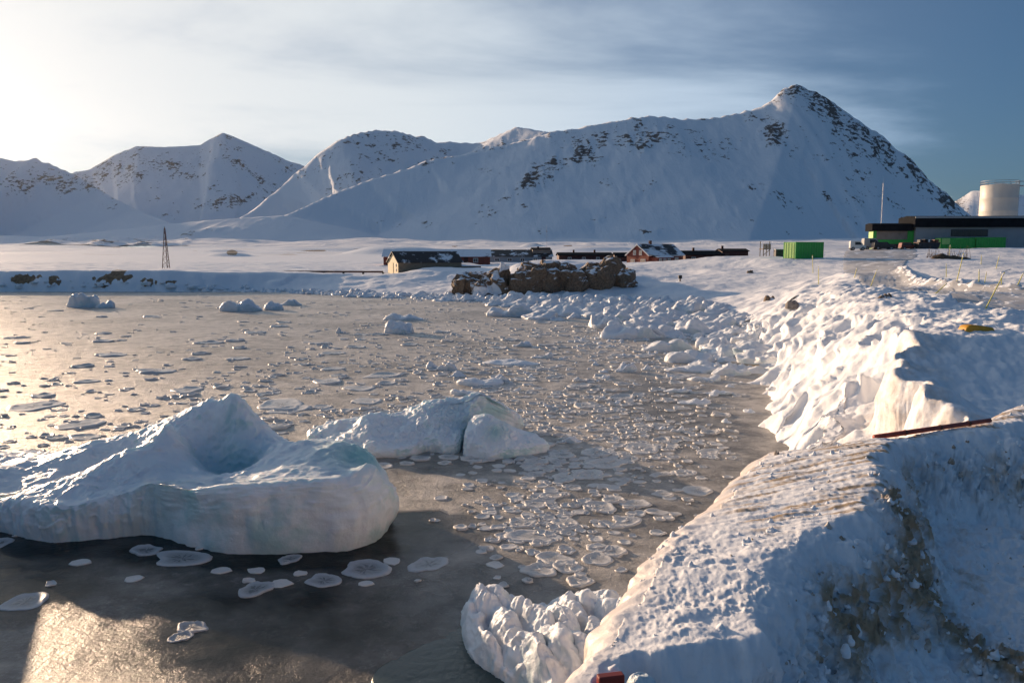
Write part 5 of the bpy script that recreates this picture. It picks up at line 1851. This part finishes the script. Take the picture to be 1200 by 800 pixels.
# heap of twigs and earth at the road end
q = G(1112, 303)
rs = random.Random(77)
hp = thing('earth_heap', 'dark heap of earth and twigs beside the road in front of the containers', 'heap', tuple(q))
me = blob_mesh('mound', lump_outline(rs, 6.0, 3.0, 9, 0.15), lump_top(rs, 6.0, 0.75, 4), 60, 12, 8, 0.4, 2.0, -0.3, 0.15, 0.8, 5, 0.0, lambda x, y, z, nv: {'snowy': 0.2 + 0 * x})
link('mound', me, 'twig_brown', hp)
for k in range(46):
    a = rs.uniform(0, 6.28)
    x0, y0 = rs.uniform(-3.4, 3.0), rs.uniform(-1.0, 1.0)
    hh = rs.uniform(0.8, 2.0)
    MB().tube((x0, y0, 0.1), (x0 + 0.4 * math.cos(a), y0 + 0.4 * math.sin(a), hh), 0.03, 0.012, 4).build('twig', 'twig_brown', hp)

# wooden rack on stilts
q = at(896, 300.5, 134)
t_ = thing('wooden_stand', 'small wooden stand on four legs near the lone green container', 'stand', tuple(q), R(15))
for sx in (-0.6, 0.6):
    for sy in (-0.5, 0.5):
        MB().tube((sx, sy, -0.5), (sx * 0.95, sy * 0.95, 2.5 if sx * sy < 0 else 2.1), 0.07, None, 6).build('leg', 'old_timber', t_)
MB().box(-0.72, 0.72, -0.62, 0.62, 1.15, 1.28).build('platform', 'old_timber', t_)
for k in range(4):
    MB().box(-0.7, 0.7, -0.66, -0.63, 1.3 + k * 0.2, 1.46 + k * 0.2).build('board', 'old_timber', t_)
MB().tube((-0.6, -0.5, 0.2), (0.6, -0.5, 1.1), 0.05, None, 5).build('brace', 'old_timber', t_)

# small post box on the snow
q = at(797, 323, 104)
t_ = thing('marker_box', 'small dark box on a short post in the snow slope beside the rock shadow', 'box', (q[0], q[1], gz(q[0], q[1]) - 0.05))
MB().box(-0.08, 0.08, -0.08, 0.08, -0.3, 0.4).build('post', 'old_timber', t_)
MB().box(-0.22, 0.22, -0.18, 0.18, 0.4, 0.85).build('box', 'machine_paint', t_)

# lattice mooring tower
q = at(195.5, 318.5, 140)
tw = thing('lattice_tower', 'rusty brown three-legged lattice tower on the snowy plain', 'tower', (q[0], q[1], q[2]))
hT = 50 * 140 / FPX
legs = []
for k in range(3):
    a = R(90 + 120 * k + 12)
    b0, b1 = (0.78 * math.cos(a), 0.78 * math.sin(a), -0.4), (0.09 * math.cos(a), 0.09 * math.sin(a), hT)
    legs.append((Vector(b0), Vector(b1)))
    MB().tube(b0, b1, 0.075, 0.05, 6).build('leg', 'rusty_steel', tw)
for k in range(3):
    a, b = legs[k], legs[(k + 1) % 3]
    for j in range(7):
        t0, t1 = 0.06 + j * 0.13, 0.06 + (j + 1) * 0.13
        MB().tube(a[0].lerp(a[1], t0), b[0].lerp(b[1], t1), 0.028, None, 4).build('brace', 'rusty_steel', tw)
        MB().tube(a[0].lerp(a[1], t1), b[0].lerp(b[1], t1), 0.028, None, 4).build('strut', 'rusty_steel', tw)
MB().tube((0, 0, hT - 0.2), (0, 0, hT + 0.3), 0.1, 0.06, 6).build('cap', 'rusty_steel', tw)

# pipeline
pa, pb = at(203, 318.3, 132), at(449, 319.3, 126)
pp = thing('pipeline', 'long dark pipe on short trestles running over the snow to the boathouse', 'pipeline', tuple(pa))
dv_ = Vector(pb - pa)
MB().tube((0, 0, 0.1), dv_ + Vector((0, 0, 0.1)), 0.14, None, 8).build('pipe', 'rusty_steel', pp)
for k in range(12):
    c_ = dv_ * (k / 11)
    MB().box(c_.x - 0.12, c_.x + 0.12, c_.y - 0.25, c_.y + 0.25, c_.z - 1.1, c_.z + 0.02).build('trestle', 'old_timber', pp)


def mast(label, px, ytop, ybase, d, r):
    q, tq = at(px, ybase, d), at(px, ytop, d)
    hh = tq[2] - q[2]
    t = thing('antenna_mast', label, 'mast', (q[0], q[1], q[2] - 1.0))
    hh += 1.0
    for k in range(3):
        a = R(120 * k)
        MB().tube((r * math.cos(a), r * math.sin(a), 0), (r * 0.8 * math.cos(a), r * 0.8 * math.sin(a), hh * 0.93), 0.02, 0.016, 4).build('rail', 'galvanised_steel', t)
    br = MB()
    n = int(hh / 0.8)
    for j in range(n):
        a, b = R(120 * (j % 3)), R(120 * ((j + 1) % 3))
        br.tube((r * math.cos(a), r * math.sin(a), hh * 0.93 * j / n), (r * .9 * math.cos(b), r * .9 * math.sin(b), hh * 0.93 * (j + 1) / n), 0.012, None, 4)
    br.build('bracing', 'galvanised_steel', t)
    MB().tube((0, 0, hh * 0.9), (0, 0, hh), 0.03, 0.015, 5).build('whip', 'white_paint', t)


mast('tall thin antenna mast rising behind the workshop wing', 1031, 209, 290, 190, 0.1)
mast('thin antenna mast on the plain behind the storage hall', 640.5, 262, 297, 260, 0.16)

# marker canes along the road
CANES = [((1155, 362), (1177, 319), 'long yellow marker cane leaning steeply at the near edge of the road'), ((1020, 336), (1027.7, 316), 'yellow marker cane tilted beside the outer road bend'), ((1001, 326), (1004, 314), 'short yellow marker cane at the outer road edge before the bend'),
         ((1095, 345.5), (1109.6, 332), 'yellow marker cane leaning far over on the road edge'), ((1121, 329.5), (1129, 297), 'tall yellow marker cane tilted in the hollow inside the road bend'), ((1108.7, 325), (1108.7, 309), 'upright yellow marker cane inside the road bend'),
         ((1112, 303), (1113.5, 287), 'marker cane standing in the dark earth heap'), ((1149.4, 310), (1150, 298.5), 'short upright marker cane on the shaded snow in front of the containers'), ((1167, 315), (1171, 299), 'tilted marker cane on the shaded snow in front of the containers'),
         ((1147, 331), (1147.2, 315.5), 'upright marker cane in the shaded hollow beside the windrow'), ((1153.7, 331.5), (1156, 318.5), 'slightly tilted marker cane in the shaded hollow beside the windrow'), ((1173.4, 333), (1173.4, 321.5), 'stubby upright marker cane in the shaded hollow beside the windrow'), ((1193, 333.5), (1199, 320), 'leaning marker cane at the far end of the shaded hollow'),
         ((952.6, 320), (952, 299), 'thin upright marker cane in front of the lone green container'), ((959, 333), (959, 312), 'thin upright marker cane on the snow above the bank')]
for (bx_, by_), (tx_, ty_), lab in CANES:
    q = G(bx_, by_)
    tq = at(tx_, ty_, q[1])
    o_ = Vector(tq - q)
    t_ = thing('marker_cane', lab, 'marker', tuple(q), 0, 'marker canes along the road')
    r_ = 0.016 + q[1] * 0.00022
    MB().tube(-o_ * 0.1, o_, r_, r_ * 0.8, 6).build('cane', 'marker_cane', t_)
    MB().tube(o_ * 0.86, o_ * 0.95, r_ * 1.2, None, 6).build('reflector_band', 'white_paint', t_)
    if lab.startswith('long'):
        MB().tube(o_ * 0.97 + Vector((-0.12, 0, 0.02)), o_ * 1.02 + Vector((0.2, 0, 0.08)), 0.03, 0.02, 6).build('frosted_tip', 'snow_lump', t_)

# yellow plastic float
q = G(1152, 393)
t_ = thing('yellow_float', 'orange yellow plastic float lying on the snow at the top of the bank', 'float', (q[0], q[1] + 0.1, q[2] - 0.02), R(4))
wq = 36 * q[1] / FPX
MB().prism_y([(-wq / 2, 0.0), (-wq / 2 - 0.01, 0.13), (-wq / 2 + 0.05, 0.235), (-wq / 6, 0.25), (wq / 2 - 0.03, 0.19), (wq / 2, 0.13), (wq / 2, 0.02)], 0, 0.34).build('body', 'yellow_plastic', t_, True, 0.05)
MB().box(-wq / 2 - 0.03, -wq / 2 + 0.03, 0.1, 0.24, 0.08, 0.15).build('lug', 'yellow_plastic', t_)

# red pole on the berm
a_, b_ = atz(1024, 516, 3.87), atz(1160, 496, 3.93)
t_ = thing('red_pole', 'dark red painted pole lying along the back crest of the pier snow berm', 'pole', tuple(a_))
v_ = Vector(b_ - a_)
MB().tube((0, 0, 0.03), v_ + Vector((0, 0, 0.03)), 0.023, 0.02, 10).build('shaft', 'red_pole_paint', t_, True)
for f in (0.25, 0.55, 0.8):
    MB().tube(v_ * f + Vector((0, 0, 0.03)), v_ * (f + 0.012) + Vector((0, 0, 0.03)), 0.026, None, 10).build('band', 'rusty_steel', t_)

# red board in the pier front with an ice lump beside it
q = np.array([0.40, 3.06, 3.50])
t_ = thing('red_board', 'red painted fender board peeping out of a hole in the pier snow edge', 'board', (q[0], q[1], q[2]), R(12))
MB().box(-0.055, 0.055, -0.02, 0.02, -0.35, 0.30).build('plank', 'red_board_paint', t_, bevel=0.006)
MB().tube((0, -0.03, 0.12), (0, -0.02, 0.12), 0.012, None, 8).build('bolt', 'rusty_steel', t_)
rs = random.Random(14)
q = np.array([0.53, 3.08, 3.38])
me = blob_mesh('ice_lump', lump_outline(rs, 0.2, 0.15, 8, 0.12), lambda x, y: 0.42 - 4.0 * (x + 0.015) ** 2 + 0 * y, 70, 16, 20, 0.3, 2.2, -0.1, 0.03, 0.14, 3, 0.0, lambda x, y, z, nv: {'ice': 0.6 + 0 * x})
setp(link('ice_lump', me, 'block_ice', None, (q[0], q[1], q[2])), 'upright pointed lump of grey ice in front of the red fender board', 'ice lump')

# loose snow chunks on the pier
CH = [(1018, 640, 16, 3.42, 'round white snow chunk on the dirty slope of the pier berm'), (1183, 752, 30, 3.12, 'biggest white snow chunk lying on the shaded pier path'), (1146, 769, 18, 3.12, 'smaller snow chunk beside the biggest one on the shaded pier path'), (992, 706, 24, 3.33, 'flat-topped snow chunk half sunk in the shaded pier slope'), (884, 632, 12, 3.8, 'little white snow chunk at the sunlit berm edge'), (905, 622, 14, 3.84, 'brown-stained ice chunk on the sunlit berm top edge')]
for i, (px, py, wp, zz, lab) in enumerate(CH):
    q = atz(px, py, zz)
    m = np.linalg.norm(q - np.array([0, 0, CAM_Z])) / FPX
    rs = random.Random(60 + i)
    me = blob_mesh('snow_chunk', lump_outline(rs, wp * m, wp * m * 0.8, 8, 0.15), lump_top(rs, wp * m, wp * m * 0.6, 3), 48, 12, 10, 0.65, 2.6, -0.05, 0.12 * wp * m, 0.4 * wp * m, 80 + i, 0.0)
    setp(link('snow_chunk', me, 'snow_lump', None, (q[0], q[1], q[2] - 0.02)), lab, 'snow chunk')

# ice foot below the pier
q = atz(606, 770, 0)
rs = random.Random(4)


def foot_top(x, y):
    rid = np.maximum.reduce([0.4 * np.exp(-(((x - a) / 0.5) ** 2 + ((y - b) / 0.55) ** 2)) * h for a, b, h in ((-0.45, 0.85, 1.2), (0.05, 0.2, 1.0), (0.5, -0.1, 1.1), (0.9, 0.5, 1.2), (0.5, -0.8, 1.2), (1.4, 0.1, 1.2), (1.2, -0.9, 1.3))])
    ribs = 0.2 * np.abs(np.sin((x * 1.0 + y * 0.45 + 0.12 * fbm(x / 0.5, y / 0.5, 2, 5)) * 8.5)) ** 0.8 * (0.35 + np.exp(-((y + 0.3) / 0.9) ** 2))
    return 0.12 + rid + ribs + 0.05 * fbm(x / 0.25, y / 0.25, 3, 7)


ft = thing('ribbed_ice_growth', 'ribbed lumpy ice growth at the foot of the pier with a dark wet apron', 'ice', (q[0], q[1], 0))
me = blob_mesh('ribbed_ice', [(-0.75, 0.35), (-0.7, 0.95), (-0.1, 1.35), (0.9, 1.2), (1.9, 0.9), (2.2, -0.4), (1.6, -1.6), (0.6, -1.7), (0.05, -0.9), (-0.5, -0.25)], foot_top, 300, 90, 24, 0.85, 2.6, -0.3, 0.035, 0.35, 6, 0.02, lambda x, y, z, nv: {'ice': 0 * x}, amp2=0.015)
link('ribbed_ice', me, 'block_ice', ft)
me = blob_mesh('wet_apron', [(-1.9, -0.5), (-1.35, 0.35), (-0.8, 0.9), (0.2, 1.5), (1.6, 1.4), (2.2, 0), (1.4, -1.8), (-0.3, -1.9), (-1.3, -1.4)], lambda x, y: 0.02 + 0.03 * np.exp(-((x - 0.3) ** 2 + y ** 2) / 1.2) + 0.012 * fbm(x / 0.2, y / 0.35, 3, 17), 160, 50, 10, 0.15, 1.7, -0.1, 0.012, 0.3, 8, 0.0, lambda x, y, z, nv: {'ice': 0.97 + 0 * x}, amp2=0.02)
link('wet_apron', me, 'wet_ice_foot', ft)
q = atz(690, 703, 0)
me = blob_mesh('ice_block', lump_outline(rs, 0.75, 0.6, 9, 0.12), lump_top(rs, 0.75, 0.22, 3), 90, 20, 14, 0.75, 2.6, -0.2, 0.04, 0.25, 11, 0.02, lambda x, y, z, nv: {'ice': 0.15 + 0 * x}, amp2=0.02)
setp(link('ice_block', me, 'block_ice', None, (q[0] + 0.15, q[1], 0)), 'small pale ice block floating right beside the pier edge', 'ice block')

# ------------------------------------------------------------------ cold hazy air
hm = bpy.data.materials.new('haze_air')
hm.use_nodes = True
hn = hm.node_tree
hn.nodes.clear()
ho = hn.nodes.new('ShaderNodeOutputMaterial')
hv = hn.nodes.new('ShaderNodeVolumePrincipled')
hv.inputs['Color'].default_value = (0.80, 0.86, 0.96, 1)
hv.inputs['Density'].default_value = 0.0000055
hv.inputs['Anisotropy'].default_value = 0.78
hn.links.new(hv.outputs[0], ho.inputs['Volume'])
MATS['haze_air'] = hm
hz_ = MB().box(-9600, 9600, -1800, 9600, -3, 1350).build('haze', 'haze_air')
setp(hz_, 'thin cold haze in the air over the whole bay', 'haze', None, 'stuff')
